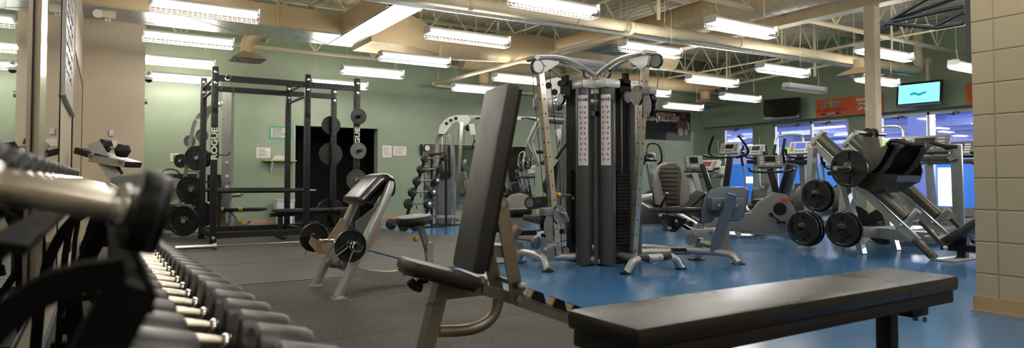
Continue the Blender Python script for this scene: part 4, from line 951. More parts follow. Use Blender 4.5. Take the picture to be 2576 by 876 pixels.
wplate((RX[2]-.02, RYf-.075, .83), (0, -1, 0), .15, 'solid', 'grey-black plate on the low front peg, partly hidden by the curl bench pad', m=mat('dark_iron_plate', '#47484A', .4, .4))
wplate((RX[2]-.02, RYb+.07, 1.7), (0, 1, 0), .15, 'solid', 'black plate on the upper rear peg of the power rack, in front of the doorway', m=RUB)
wplate((RX[2]-.02, RYb+.07, 1.24), (0, 1, 0), .185, 'wide', 'large black plate on the middle rear peg of the power rack', m=RUB)
wplate((RX[2]-.02, RYb+.06, .32), (0, 1, 0), .225, 'solid', 'biggest black plate on the lowest rear peg of the power rack')
wplate((RX[2]-.02, RYb+.11, .32), (0, 1, 0), .225, 'grip', 'second big black plate on the lowest rear peg of the power rack')
# spring clip hanging from the top beam
t = thing('spring_clip', 'chrome spring bar clip hanging on the power rack top beam', 'spring clip', (1.34, RYf-.05, 2.1))
c = V((1.34, RYf-.045, 2.15)); b = MB()
b.tube([c+V((.034*math.cos(a), -.003*i, .034*math.sin(a))) for i, a in enumerate([i*PI/6 for i in range(30)])], .0035, n=6)
b.tube([c+V((-.02, -.02, -.03)), c+V((-.07, -.02, -.14)), c+V((-.08, -.02, -.16))], .0045, n=6); b.tube([c+V((.02, -.03, -.03)), c+V((.07, -.03, -.14)), c+V((.08, -.03, -.17))], .0045, n=6); b.build('coil', CHROM, t)
MB().cyl(c, c+V((0, .03, 0)), .018, n=12).build('hook_stub', BLK, t)
# barbell on the floor
def barbell(p, q, label, rs=.025, rb=.014, col_at=(.16, .86)):
    p = V(p); q = V(q); d = (q-p); L = d.length; u = d.normalized(); t = thing('barbell', label, 'barbell', (p+q)/2)
    MB().cyl(p.lerp(q, col_at[0]), p.lerp(q, col_at[1]), rb, n=14).build('shaft', CHROM, t)
    for a_, c_ in ((0, col_at[0]), (1, col_at[1])):
        MB().cyl(p.lerp(q, a_), p.lerp(q, c_), rs, n=16).build('sleeve', WORN, t)
        MB().cyl(p.lerp(q, c_)-u*.02, p.lerp(q, c_)+u*.02, rs*1.5, n=16).build('collar_ring', WORN, t)
    return t
barbell((.72, 8.42, .055), (2.92, 8.42, .055), 'steel barbell lying on the floor along the front of the power rack', col_at=(.19, .81))
# flat bench inside the rack
t = thing('flat_bench', 'black flat bench standing inside the power rack, pad on a dark frame', 'bench', (2.5, 9.6, 0))
MB().box((2.62, 9.55, .40), (1.15, .27, .05), bev=.012).build('pad', VIN, t)
b = MB(); b.box((2.5, 9.55, .345), (1.0, .06, .05)); b.build('frame', BLK, t)
for x in (2.14, 2.95): MB().box((x, 9.55, .17), (.06, .06, .34)).build('leg', BLK, t); MB().box((x, 9.55, .02), (.06, .42, .04)).build('foot_bar', BLK, t)
# ================================================================ plate tree
d0 = 9.6
def A_(x, y, d=9.6): return at(x, y, d)
fT = Fr(*at(455, 560, 9.6).xy, -32.2)   # facing the camera squarely
t = thing('plate_tree', 'silver A-frame plate tree left of the power rack, loaded with black plates', 'plate tree', fT.p(0, 0, 0))
b = MB(); b.tube([A_(441, 590), A_(470, 420), A_(484, 320), A_(497, 292), A_(530, 268, 9.9)], .022, n=10, smooth=2, sq=(.05, .04)); b.build('front_leg', SILV, t)
b = MB(); b.tube([A_(505, 590, 10), A_(499, 440, 10), A_(505, 330, 10)], .02, sq=(.045, .04)); b.build('rear_leg', SILV, t)
for y0, y1 in ((592, 590), (430, 432), (520, 522)):
    MB().bar(A_(445 if y0 > 550 else (470 if y0 < 450 else 455), y0), A_(502, y1, 10), .035, .035).build('cross_bar', SILV, t)
MB().bar(A_(432, 595, 9.3), A_(520, 595, 10.1), .06, .06).build('base_bar', SILV, t)
pg = [(477, 355, 9.6, .088, 'small', 'grey plate high on the left of the plate tree', mat('grey_iron_plate', '#6F706E', .4, .5), 1), (508, 341, 9.95, .10, 'small', 'grey plate at the top right of the plate tree', MATS['grey_iron_plate'], 1),
      (455, 405, 9.75, .105, 'solid', 'small black plate half hidden behind the plate tree leg', None, 1), (495, 398, 9.4, .18, 'wide', 'large black three-grip plate at the upper middle of the plate tree', None, 1), (512, 400, 9.55, .13, 'grip', 'mid-size black plate behind the upper large one on the plate tree', None, 1),
      (440, 475, 9.75, .16, 'solid', 'light grey disc plate edge-on left of the plate tree', mat('pale_iron_plate', '#8E8C86', .4, .5), .6), (480, 478, 9.3, .205, 'grip', 'large black plate at the middle of the plate tree', None, 1.2),
      (430, 548, 9.75, .19, 'solid', 'black plate low at the left, behind the front leg of the plate tree', None, 1), (462, 556, 9.2, .215, 'grip', 'largest black plate at the bottom front of the plate tree', None, 1.3), (505, 540, 9.9, .2, 'solid', 'black plate low behind the left posts of the power rack', None, 1.2)]
for x, y, d, r, k, lab, m_, th in pg:
    c = at(x, y, d); axx = -FH if x not in (440,) else (-FH+RT*.5)
    pgm = MB().cyl(c-axx.normalized()*.0, at(485 if x > 450 else 452, y, d+.28), .016, n=12).build('plate_peg', WORN, t)
    MB().cyl(c, c+axx.normalized()*.04, .02, n=12).build('peg_end', CHROM, t)
    wplate(c, axx, r, k, lab, th=th, m=m_)
# ================================================================ grey smith machine behind the rack
t = thing('smith_machine', 'tall light grey column machine behind the left posts of the power rack', 'smith machine', at(572, 575, 10.6))
def B_(x, y, d=10.6): return at(x, y, d)
b = MB(); pb = B_(570, 572); pb.z = 0; pt = B_(573, 225); b.bar(pb, (pb.x, pb.y, pt.z), .15, .1, up=FH); q = b.build('column', SILV, t)
b = MB(); bolts(b, [at(x, y, 10.52) for x, y in ((578, 355), (578, 390), (578, 460), (578, 500), (578, 545), (562, 300), (562, 340))], -FH, .01, .006); b.build('bolt', CHROM, q)
b = MB(); [b.bar(at(x, y, 10.52), at(x, y2, 10.52), .055, .003, up=FH) for x, y, y2 in ((571, 406, 411), (571, 440, 446), (571, 466, 473))]; b.build('sticker', PAPER, q)
MB().bar(at(571, 530, 10.52), at(571, 560, 10.52), .04, .003, up=FH).build('long_sticker', WHITE, q)
b = MB(); b.tube([B_(500, 560, 10.9), B_(512, 330, 10.9), B_(520, 285, 10.9), B_(545, 262, 10.8), B_(565, 262)], .03, smooth=2, n=12, sq=(.06, .05)); b.build('arched_frame', SILV, t)
b = MB(); b.tube([B_(560, 280), B_(548, 230), B_(556, 200)], .012, n=8); b.tube([B_(563, 276), B_(590, 235)], .012, n=8); b.build('cable_arm', SILV, t)
b = MB(); b.bar(B_(505, 577), B_(700, 572), .16, .05); b.build('base_frame', SILV, t)
b = MB(); b.bar(B_(535, 575, 10.2), B_(580, 560, 11.2), .1, .1); b.build('base_block', SILD, t)
b = MB(); b.bar(B_(500, 529), B_(660, 526), .22, .045, bev=.015); b.cyl(B_(660, 526), B_(671, 526), .022); b.build('bench_pad', VIN, t)
MB().bar(B_(520, 535), B_(664, 531), .06, .012).build('bench_rail', SILV, t)
for x in (553, 601): MB().cyl(B_(x, 526, 10.4), B_(x+7, 525, 10.4), .03, n=10).build('yellow_pin', YEL, t)
b = MB(); b.cyl(B_(585, 492), B_(606, 490), .035, n=14); b.cyl(B_(583, 470), B_(583, 510), .02, n=10); b.cyl(B_(606, 490), B_(613, 488), .018); b.build('bar_carriage', mat('tan_carriage', '#A39C8C', .4, .4), t)
b = MB(); b.tube([B_(583, 535), B_(600, 560), B_(618, 568), B_(630, 556)], .018, n=8); b.build('foot_pedal', SILD, t); MB().sph(B_(609, 562), .035).build('yellow_knob', YEL, t)
MB().prism([B_(590, 555), B_(612, 560), B_(608, 572), B_(588, 572)], FH*.05).build('pedal_plate', TAN, t)
b = MB(); b.bar(B_(540, 440, 10.9), B_(540, 560, 10.9), .2, .1, up=FH); b.build('stack_shroud', BLK, t)
MB().bar(B_(555, 480, 10.5), B_(554, 505, 10.5), .03, .02, up=FH).build('strap', BLK, t)
# shelf with bags and bars left of the plate tree
f = Fr(*at(425, 450, 9.9).xy, 0)
t = thing('storage_shelf', 'dark shelf unit against the wall behind the dumbbell row', 'shelf', f.p(0, 0, 0))
c = at(420, 452, 11.2)
for z in (.80, .42): MB().box((1.05, 11.35, z), (1.1, .35, .03)).build('board', BLK, t)
for x in (.53, 1.57): MB().box((x, 11.35, .41), (.04, .3, .82)).build('side_panel', BLK, t)
t = thing('gym_bag', 'black bag with a handle lying on the dark shelf at left', 'bag', (.95, 11.35, .82))
MB().box((1.0, 11.33, .88), (.62, .22, .11), bev=.04).build('body', mat('black_nylon', '#101011', .7), t); MB().tube([(.75, 11.25, .91), (.8, 11.25, 1.0), (.95, 11.25, 1.0), (1.02, 11.25, .92)], .012, n=6, smooth=1).build('handle', BLK, t)
MB().box((1.12, 11.215, .87), (.12, .004, .02)).build('logo_patch', PAPER, t)
t = thing('water_bottle', 'clear plastic bottle with white label behind the plate tree', 'bottle', at(467, 440, 11.1)); c = at(467, 437, 11.2)
MB().lathe([(.03, -.12), (.034, -.11), (.034, .03), (.014, .08), (.014, .1)], c, (0, 0, 1), 16).build('bottle_body', mat('clear_blue_plastic', '#B9CBD0', .15), t); MB().lathe([(.0345, -.06), (.0345, 0)], c, (0, 0, 1), 16).build('label_band', PAPER, t)
barbell((.62, 11.15, .47), (1.5, 11.15, .47), 'chrome bar lying on the lower board of the dark shelf', rs=.02, rb=.012, col_at=(.3, .9))
# ================================================================ fixed barbell rack
d0 = 11.3
def C_(x, y, d=11.3): return at(x, y, d)
t = thing('barbell_rack', 'black slanted rack holding five short fixed barbells', 'barbell rack', C_(1050, 575)); b = MB()
for (x0, y0, x1, y1) in ((1072, 392, 1013, 577), (1113, 390, 1062, 577)):
    b = MB(); b.bar(C_(x0, y0), C_(x1, y1), .05, .04, up=FH); b.build('slanted_upright', BLK, t)
for x in (1086, 1122): MB().bar(C_(x, 388, 11.5), C_(x, 572, 11.5), .04, .04, up=FH).build('rear_upright', BLK, t)
MB().bar(C_(1078, 390, 11.4), C_(1123, 386, 11.4), .04, .05, up=FH).build('top_bar', BLK, t)
MB().bar(C_(1010, 574), C_(1125, 571, 11.6), .05, .05).build('base_bar', BLK, t)
lv = [(1068, 400, 1118, 396), (1058, 427, 1106, 425), (1048, 456, 1097, 454), (1037, 484, 1088, 483), (1027, 513, 1077, 513)]
for i, (x0, y0, x1, y1) in enumerate(lv):
    p = C_(x0, y0, 11.22); q = C_(x1, y1, 10.95); u = (q-p).normalized(); r = .065+.006*i
    t2 = thing('fixed_barbell', 'short fixed barbell with round rubber heads, %s on the black slanted rack' % ['topmost', 'second from top', 'middle one', 'second from bottom', 'lowest'][i], 'barbell', (p+q)/2)
    MB().cyl(p, q, .013, n=10).build('shaft', SILD, t2)
    for c_, s_ in ((p, -1), (q, 1)):
        MB().lathe([(r*.85, -.035), (r, -.028), (r, .028), (r*.85, .035), (r*.6, .036), (r*.55, .03)], c_, u*s_, 24).build('head', RUB, t2); MB().lathe([(r*.38, .03), (r*.38, .04), (r*.2, .042)], c_, u*s_, 16).build('end_cap', WORN if i > 1 else BLK, t2)
    MB().tube([p.lerp(q, .4)+V((0, 0, -.03)), p.lerp(q, .45)+V((0, 0, -.07)), C_((x0*.6+x1*.4), y0+12, 11.35)], .01, n=6).build('rest_hook', BLK, t)
for i, (x, y, r) in enumerate(((984, 548, .09), (1012, 547, .075))):
    c = C_(x, y, 11.0); u = (RT*.5-FH*.6).normalized(); t2 = thing('fixed_barbell', ['round-headed fixed barbell lying on floor by the curl bench seat', 'round-headed fixed barbell lying on floor just left of the slanted rack'][i], 'barbell', (c.x, c.y, 0)); c.z = r
    MB().cyl(c, c+u*.42, .014, n=10).build('shaft', WORN, t2)
    for k, s_ in ((0, -1), (.42, 1)): MB().lathe([(r*.85, -.035), (r, -.028), (r, .028), (r*.85, .035)], c+u*k, u*s_, 24).build('head', RUB, t2)
# ================================================================ cable crossover by the far wall
def D_(x, y, d=12.2): return at(x, y, d)
t = thing('cable_crossover', 'silver cable crossover with an arched drilled head near far wall mirror', 'cable machine', D_(1120, 565))
def rail(x0, x1, y0, y1, m=SILV, d=12.2, nm='stack_rail'):
    b = MB(); a = at(x0, y0, d); c = at(x1, y1, d); b.bar(a, c, .07, .06, up=FH); b.build(nm, m, t)
b = MB(); b.tube([at(1100, 566, 12.3), at(1098, 360, 12.3), at(1104, 338, 12.3), at(1120, 332, 12.2), at(1134, 340, 12.1), at(1139, 370, 12.1), at(1144, 566, 12.1)], .03, smooth=2, sq=(.07, .05)); b.build('stack_frame', SILV, t)
MB().bar(at(1119, 448, 12.25), at(1120, 564, 12.25), .24, .12, up=FH).build('stack_shroud', mat('smoke_grey_shroud', '#6E7574', .25), t)
b = MB(); [b.cyl(at(x, 345, 12.25), at(x, 450, 12.25), .009, n=8) for x in (1112, 1122)]; b.build('guide_rod', CHROM, t)
b = MB(); b.bar(at(1117, 430, 12.2), at(1118, 450, 12.2), .16, .1, up=FH); b.build('weight_stack', BLK, t)
b = MB(); b.bar(at(1130, 370, 12.25), at(1133, 566, 12.25), .05, .08, up=FH); b.build('dark_side_panel', BLK, t)
MB().bar(at(1095, 566, 12.3), at(1150, 568, 12.0), .25, .05).build('base_plate', BLK, t)
hd = [(1103, 336), (1106, 318), (1117, 304), (1132, 294), (1150, 290), (1178, 290), (1186, 296), (1178, 312), (1166, 318), (1150, 306), (1138, 312), (1130, 322), (1122, 334), (1118, 338)]
MB().prism([at(x, y, 12.1) for x, y in hd], FH*.05).build('arched_head', WHITE, t)
b = MB(); [b.cyl(at(x, y, 12.06), at(x, y, 12.05), .03, n=14) for x, y in ((1123, 311), (1134, 303), (1147, 298))]; b.build('round_cutout', BLK, t)
b = MB(); b.bar(at(1180, 294, 12.1), at(1352, 299, 12.1), .06, .07, up=FH); b.build('cross_beam', LGREY, t)
for x in (1215, 1330): b = MB(); b.tube([at(x-18, 298, 12.05), at(x-6, 297, 11.9), at(x+14, 301, 11.8), at(x+24, 303, 11.8)], .018, n=8, smooth=1); b.build('pull_up_handle', BLK, t)
def adj(x0, x1, y1=575):
    b = MB(); b.bar(at(x0, 308, 12), at(x1, y1, 12), .06, .06, up=FH); b.build('column', CHROM, t)
adj(1162, 1150, 530)
def pulley(x, y, d, r=.09, m=WHITE, n='pulley_block'): MB().lathe([(r*.8, -.02), (r, -.012), (r, .012), (r*.8, .02)], at(x, y, d), -FH, 24).build(n, m, t)
pulley(1178, 322, 12.0, .06, BLK, 'pulley_wheel')
MB().bar(at(1186, 312, 11.9), at(1190, 340, 11.9), .1, .04, up=FH, bev=.015).build('pulley_block', WHITE, t)
b = MB(); b.cyl(at(1192, 338, 11.9), at(1193, 355, 11.9), .006, n=6); [b.tube([at(1193, 353, 11.9), at(1189, 368, 11.9), at(1187, 373, 11.9), at(1199, 371, 11.9), at(1194, 353, 11.9)], .012, n=6)]; b.build('strap_handle', BLK, t)
b = MB(); [b.cyl(at(x, 320, 12), at(x2, 470, 12), .004, n=5) for x, x2 in ((1155, 1143), (1168, 1166))]; b.build('cable', BLK, t)
MB().bar(at(1142, 450, 12), at(1182, 449, 12), .03, .03).build('cross_bar', CHROM, t); MB().bar(at(1095, 545, 11.5), at(1150, 545, 12), .07, .05).build('floor_tube', SILV, t)
MB().prism([at(1143, 548, 12), at(1165, 556, 11.9), at(1143, 560, 12)], FH*.05).build('gusset', SILV, t)
text('APOLLO', 'maker_lettering', INK, t, at(1136, 420, 12.03), frame(V((0, 0, 1)), -RT), .1, shear=.3)
# right-hand tower pulley of the crossover
MB().bar(at(1402, 326, 11), at(1412, 350, 11), .1, .04, up=FH, bev=.015).build('pulley_block', WHITE, t)
b = MB(); b.cyl(at(1407, 350, 11), at(1408, 358, 11), .006, n=6); b.tube([at(1408, 356, 11), at(1404, 371, 11), at(1414, 371, 11), at(1409, 356, 11)], .012, n=6); b.build('strap_handle', BLK, t)
MB().bar(at(1416, 300, 11.2), at(1416, 575, 11.2), .08, .08, up=FH).build('column', SILV, t)
# ================================================================ dual cable tower
t = thing('cable_tower', 'tall charcoal twin cable tower with silver arms and exercise placards, centre of the photo', 'cable machine', (4.2, 5.1, 0))
CAP = mat('silver_cap', '#C4C6C4', .3, .35)
YA, XB = 5.15, 4.36
def cover(c, name='front_cover'):
    b = MB(); b.lathe([(.083, .015), (.083, 1.76)], (c[0], c[1], 0), (0, 0, 1), 36); return b.build(name, COLM, t)
cA = (4.06, 5.1); cB = (4.22, 4.93); cB2 = (4.56, 4.93)
for c in (cA, cB, cB2): cover(c)
STK = mat('stack_black', '#040404', .6, spec=.2)
MB().span((3.99, 5.1, .02), (4.12, 5.3, 1.74)).build('stack_shroud', STK, t)
MB().span((4.22, 4.92, .02), (4.56, 5.0, 1.74)).build('stack_shroud', STK, t)
def stack(b, x0, y0, x1, y1, n=22, z0=.2, h=.034):
    for k in range(n): b.span((x0, y0, z0+k*h), (x1, y1, z0+k*h+h*.8))
b = MB(); stack(b, 4.31, 4.89, 4.47, 4.925); b.build('weight_stack', STK, t)
b = MB(); stack(b, 3.97, 5.19, 3.995, 5.27); b.build('weight_stack', STK, t)
b = MB(); b.cyl((4.35, 4.87, .9), (4.35, 4.87, 1.7), .009, n=8); b.cyl((4.44, 4.87, .9), (4.44, 4.87, 1.7), .004, n=6); b.build('guide_rod', CHROM, t)
for p in (px(1559, 538, 4.40)*1.0, py(1440, 498, 5.22)): MB().cyl(p+V((-.02, -.04, 0)), p+V((.02, -.0, 0)), .016, n=10).build('yellow_pin', YEL, t)
def capp(x0, y0, x1, y1):
    b = MB(); b.box(((x0+x1)/2, (y0+y1)/2, 1.79), (x1-x0, y1-y0, .09), bev=.03); return b.build('top_cap', CAP, t)
capp(3.97, 5.0, 4.16, 5.36); capp(4.125, 4.84, 4.655, 5.03)
b = MB(); b.span((4.31, 4.84, 1.66), (4.45, 4.86, 1.84)); b.span((4.35, 4.82, 1.8), (4.41, 4.86, 1.9)); b.build('cable_port', STK, t)
b = MB(); b.span((3.945, 5.18, 1.66), (3.97, 5.34, 1.84)); b.span((3.93, 5.22, 1.8), (3.97, 5.3, 1.9)); b.build('cable_port', STK, t)
def wheel(c, ax, r=.062, m=MGREY, nm='pulley_wheel'):
    c = V(c); ax = V(ax)
    q = MB().lathe([(r, -.012), (r*.9, -.006), (r*.9, .006), (r, .012)], c, ax, 26).build(nm, BLKG, t)
    for s in (-1, 1): MB().lathe([(r*.82, 0), (r*.82, .004), (.01, .006)], c+ax.normalized()*s*.012, ax*s, 24).build('side_disc', m, q)
    return q
wheel((4.38, 4.82, 1.66), (0, 1, 0), .058); wheel((3.93, 5.3, 1.66), (1, 0, .0), .058, LGREY)
# middle link between the towers
b = MB(); b.span((4.12, 5.0, .06), (4.2, 5.16, 1.7)); b.build('link_panel', SILD, t)
b = MB(); b.cyl((4.1, 5.07, .17), (4.25, 5.0, .17), .04); b.cyl((4.08, 5.07, 1.62), (4.24, 5.0, 1.62), .045); b.box((4.15, 5.05, 1.5), (.12, .1, .05)); b.build('link_joint', SILD, t)
b = MB(); b.cyl(py(1487, 655, 5.05), py(1500, 655, 5.0), .05); b.build('link_foot', SILD, t)
MB().span((3.96, 5.0, 0), (4.65, 5.02, .014)).build('base_plate', BLK, t)
# arms: paired tubes arching out
def arm(P, off, nm='top_arm'):
    for s in (-1, 1):
        b = MB(); b.tube([p+off*s for p in P], .022, n=12, smooth=2); b.build(nm, SILV, t)
    b = MB(); e = P[-1]; b.cyl(e-off*1.7, e+off*1.7, .026); b.build('arm_end', SILV, t)
PA = [py(x, y, YA) for x, y in ((1492, 191), (1462, 170), (1420, 151), (1385, 145), (1340, 147))]
PB = [px(x, y, XB) for x, y in ((1509, 190), (1530, 172), (1560, 152), (1595, 140), (1634, 133))]
arm(PA, V((0, .045, 0))); arm(PB, V((.045, 0, 0)))
b = MB(); b.cyl(PA[0]+V((-.03, 0, 0)), (PA[0].x-.05, YA, 1.5), .022); b.build('arm_post', SILV, t)
b = MB(); b.cyl(PB[0]+V((0, -.03, 0)), (XB, PB[0].y-.06, 1.78), .022); b.build('arm_post', SILV, t)
wheel(py(1477, 180, YA)+V((0, 0, -.02)), (0, 1, 0), .05, LGREY); wheel(px(1528, 180, XB)+V((0, 0, -.02)), (1, 0, 0), .05, LGREY)
# drilled columns
def column(top, bot, wv, n=13, hole=None):
    d = (top-bot).normalized(); q = MB().bar(bot, top, .06, .06, up=wv).build('drilled_column', mat('nickel_plate', '#C9C6BC', .16, .95), t)
    b = MB()
    for k in range(n):
        c = bot.lerp(top, .06+.9*k/(n-1)); nn = wv.normalized()
        b.cyl(c-nn*.0315, c-nn*.0305, 0.0075, n=10); b.cyl(c+nn*.0305, c+nn*.0315, 0.0075, n=10)
        mm = d.cross(nn); b.cyl(c-mm*.0315, c-mm*.0305, 0.0075, n=10); b.cyl(c+mm*.0305, c+mm*.0315, 0.0075, n=10)
    b.build('bolt_holes', HOLE, q); return q
tA, bA = py(1356, 158, YA), py(1402, 640, YA); tB, bB = px(1624, 145, XB), px(1592, 660, XB)
column(tA, bA, V((0, 1, 0))); column(tB, bB, V((1, 0, 0)))
# gussets and top pulleys
MB().prism([tA+V((-.08, 0, .0)), tA+V((-.07, 0, -.07)), tA+V((.0, 0, -.12)), tA+V((.2, 0, .0)), tA+V((.22, 0, .03)), tA+V((0, 0, .03))], (0, .07, 0)).build('gusset', CAP, t)
MB().prism([tB+V((0, -.08, .0)), tB+V((0, -.05, -.08)), tB+V((0, .02, -.12)), tB+V((0, .2, .0)), tB+V((0, .22, .03)), tB+V((0, 0, .03))], (.07, 0, 0)).build('gusset', CAP, t)
wheel(tA+V((-.05, -.045, -.05)), (0, 1, 0), .07, CAP); wheel(tA+V((.14, 0, -.03)), (0, 1, 0), .04); wheel(tB+V((.02, -.12, -.05)), (1, .2, 0), .07); wheel(tB+V((0, .15, -.03)), (1, 0, 0), .04)
# carriages: plates, clamp block and twin pulley
def carriage(c, out, wv, flip=1, low=False):
    """c on the column axis, out points away from the tower, wv across"""
    MB().cyl(c-wv*.052+out*.02, c+wv*.052+out*.02, .012).build('pivot', SILD, t)
    for s in (-1, 1):
        q = MB().prism([c+wv*.045*s+out*(.085*math.cos(a)-.03)+V((0, 0, .1*math.sin(a))) for a in [i*PI/4+PI/8 for i in range(8)]], wv*.008).build('carriage_plate', SILD, t)
        b = MB(); bolts(b, [c+wv*.05*s+out*(.06*math.cos(a)-.03)+V((0, 0, .07*math.sin(a))) for a in (.8, 2.3, 3.9, 5.5)], wv*s, .01, .008); b.build('bolt', CHROM, q)
    cb = c+out*.10; MB().box(cb+V((0, 0, .03 if not low else .03)), [abs(x) for x in (out*.11+wv*.09+V((0, 0, .075)))], bev=.006).build('clamp_block', SILD, t)
    pc = cb+V((0, 0, -.11)); 
    for s in (-1, 1):
        q = MB().prism([pc+wv*.032*s+out*x+V((0, 0, z)) for x, z in ((-.05, .1), (.03, .1), (.055, .03), (.055, -.05), (.02, -.11), (-.05, -.11))], wv*.007).build('pulley_cheek', SILD, t)
        b = MB(); bolts(b, [pc+wv*.036*s+V((0, 0, z)) for z in (.06, -.06)], wv*s, .009, .007); b.build('bolt', CHROM, q)
    for z in (.055, -.05): wheel(pc+V((0, 0, z))+out*.035, wv, .05, BLKG)
    b = MB(); b.tube([pc+out*.09+V((0, 0, -.08)), pc+out*.12+V((0, 0, -.1)), pc+out*.13+V((0, 0, -.15)), pc+out*.1+V((0, 0, -.17)), pc+out*.08+V((0, 0, -.12))], .006, n=6, smooth=1); b.build('snap_hook', CHROM, t)
cbR = px(1615, 240, XB); carriage(cbR, V((0, -1, 0)), V((1, 0, 0)))
cbL = py(1396, 540, YA); carriage(cbL, V((-1, 0, 0)), V((0, 1, 0)))
b = MB(); b.tube([cbL+V((.02, -.07, .02)), cbL+V((.06, -.08, .02)), cbL+V((.1, -.08, -.03)), cbL+V((.12, -.08, -.12))], .013, n=8, smooth=1); b.build('carriage_lever', CHROM, t)
MB().cyl(cbL+V((.105, -.08, -.06)), cbL+V((.125, -.08, -.13)), .018).build('lever_grip', BLKG, t); 
MB().sph(py(1407, 490, YA-.02), .02).build('yellow_knob', YEL, t); MB().cyl(py(1407, 490, YA-.0), py(1435, 491, YA+.02), .012).build('knob_rod', SILD, t)
# cables
def cable(*P): b = MB(); b.tube(P, .0035, n=5); return b.build('cable', BLKG, t)
cable(tA+V((-.115, -.045, -.06)), py(1398, 500, YA-.05)+V((-.14, 0, 0))); cable(tA+V((.12, 0, -.05)), py(1402, 430, YA)+V((.03, 0, 0)), bA+V((.05, 0, .05)))
cable(tA+V((.0, -.06, -.02)), (3.95, 5.26, 1.84)); cable(tB+V((.02, -.17, -.05)), cbR+V((.02, -.18, .05))); cable(tB+V((0, .11, -.04)), px(1612, 225, XB)+V((0, .02, .05)), bB+V((0, .05, .05))); cable(tB+V((0, .0, -.05)), (4.38, 4.84, 1.88))
# low pulleys and base frame
for c, ax in ((bA+V((-.1, 0, .0)), V((0, 1, 0))), (bB+V((0, .0, -.0)), V((1, 0, 0)))):
    MB().prism([c+V((-ax.y*x, -ax.x*x, z)) for x, z in ((-.05, -.06), (.05, -.06), (.05, .05), (.03, .075), (-.03, .075), (-.05, .05))], ax*.05).build('pulley_housing', SILD, t)
wheel(bA+V((.12, .03, .02)), (0, 1, 0), .05)
def foot(c, nm='foot_pad'): MB().lathe([(.055, 0), (.055, .012), (.04, .016)], (c.x, c.y, 0), (0, 0, 1), 24).build(nm, BLK, t)
# left leg: beam then cross tube with bent feet
E1 = hz(1378, 684, 0.0); E2 = hz(1303, 662, 0.0)
jl = (E1+E2)/2+V((0, 0, .12))
MB().cyl((4.05, YA, .08), (jl.x+.0, jl.y, .09), .038, n=18).build('base_beam', SILV, t)
def crossfoot(E1, E2, j):
    z = .115; a = E1.lerp(E2, .3); c = E1.lerp(E2, .7); b = MB()
    b.tube([E1+V((0, 0, .012)), E1.lerp(E2, .04)+V((0, 0, .03)), E1.lerp(E2, .12)+V((0, 0, z)), a+V((0, 0, z+.01)), c+V((0, 0, z+.01)), E1.lerp(E2, .88)+V((0, 0, z)), E1.lerp(E2, .96)+V((0, 0, .03)), E2+V((0, 0, .012))], .036, n=16, smooth=2); q = b.build('foot_tube', SILV, t)
    b = MB(); bolts(b, [E1.lerp(E2, k)+V((0, 0, z+.012))-FH*.036 for k in (.42, .58)], -FH, .013, .008); b.build('bolt', CHROM, q); foot(E1); foot(E2)
crossfoot(E1, E2, jl)
E3 = hz(1574, 690, 0); E4 = hz(1714, 677, 0); jr = (E3+E4)/2
crossfoot(E3, E4, jr)
for k in (.3, .7): c = E3.lerp(E4, k)+V((0, 0, .126)); MB().cyl(c-(E4-E3).normalized()*.05, c+(E4-E3).normalized()*.05, .0375).build('chipped_paint', BLK, t)
MB().cyl((XB, 4.93, .09), (jr.x, jr.y, .1), .036, n=18).build('base_beam', SILV, t)
# exercise placards curved around three covers
REDF = mat('placard_red', '#B5402F', .6); PLW = mat('placard_white', '#D5D6DA', .35); PLG = mat('placard_grid', '#8F8FA6', .5)
def placard(c, ang, z0=.985, z1=1.68, half=.62, full=True):
    """ang: direction the placard faces; half: half angle"""
    R0 = .0842; n = 10; b = MB()
    def pt(a, z, r=R0): return V((c[0]+r*math.cos(ang+a), c[1]+r*math.sin(ang+a), z))
    V0 = [b.bm.verts.new(pt(-half+2*half*k/n, z0)) for k in range(n+1)]; V1 = [b.bm.verts.new(pt(-half+2*half*k/n, z1)) for k in range(n+1)]
    for k in range(n): b.bm.faces.new((V0[k], V0[k+1], V1[k+1], V1[k]))
    q = b.build('placard', PLW, t)
    bg = MB(); br = MB(); bk = MB(); rows = 11; zt = z1-.095; hh = (zt-z0-.03)/rows; rr = random.Random(int(c[0]*100))
    def patch(B, a0, a1, za, zb, r):
        B.quad(pt(a0, za, r), pt(a1, za, r), pt(a1, zb, r), pt(a0, zb, r))
    for i in range(rows):
        for j in (0, 1):
            a0 = -half*.86+j*half*.88; a1 = a0+half*.8; zb = zt-i*hh-.004; za = zb-hh+.012
            patch(bg, a0-.03, a1+.03, za-.003, zb+.003, R0+.0004); patch(bk, a0, a1, za, zb, R0+.0008)
            am = (a0+a1)/2+rr.uniform(-.05, .05); w = half*.13
            patch(br, am-w, am+w, za+.006, zb-.02, R0+.0012); s_ = rr.choice((-1, 1)); zm = (za+zb)/2
            patch(br, am+s_*w*.4, am+s_*w*2.4, zm-.001, zm+.007, R0+.00125); patch(bg, am-w*.5, am+w*.5, zb-.019, zb-.008, R0+.0012)
    bg.build('picture_frames', PLG, q); bk.build('picture_panels', PAPER, q); br.build('red_figures', REDF, q)
    m = pt(0, z1-.045, R0+.0022); o = text('Apollo', 'placard_title', INK, q, m, frame(V((-math.sin(ang), math.cos(ang), 0)), (0, 0, 1)), .044, ext=.0004, shear=.35, bold=.0006)
    return q
vd = lambda c: math.atan2(-c[1], -c[0])
placard(cA, vd(cA)-.1); placard(cB, vd(cB)-.22); placard(cB2, vd(cB2)+.75, half=.5)
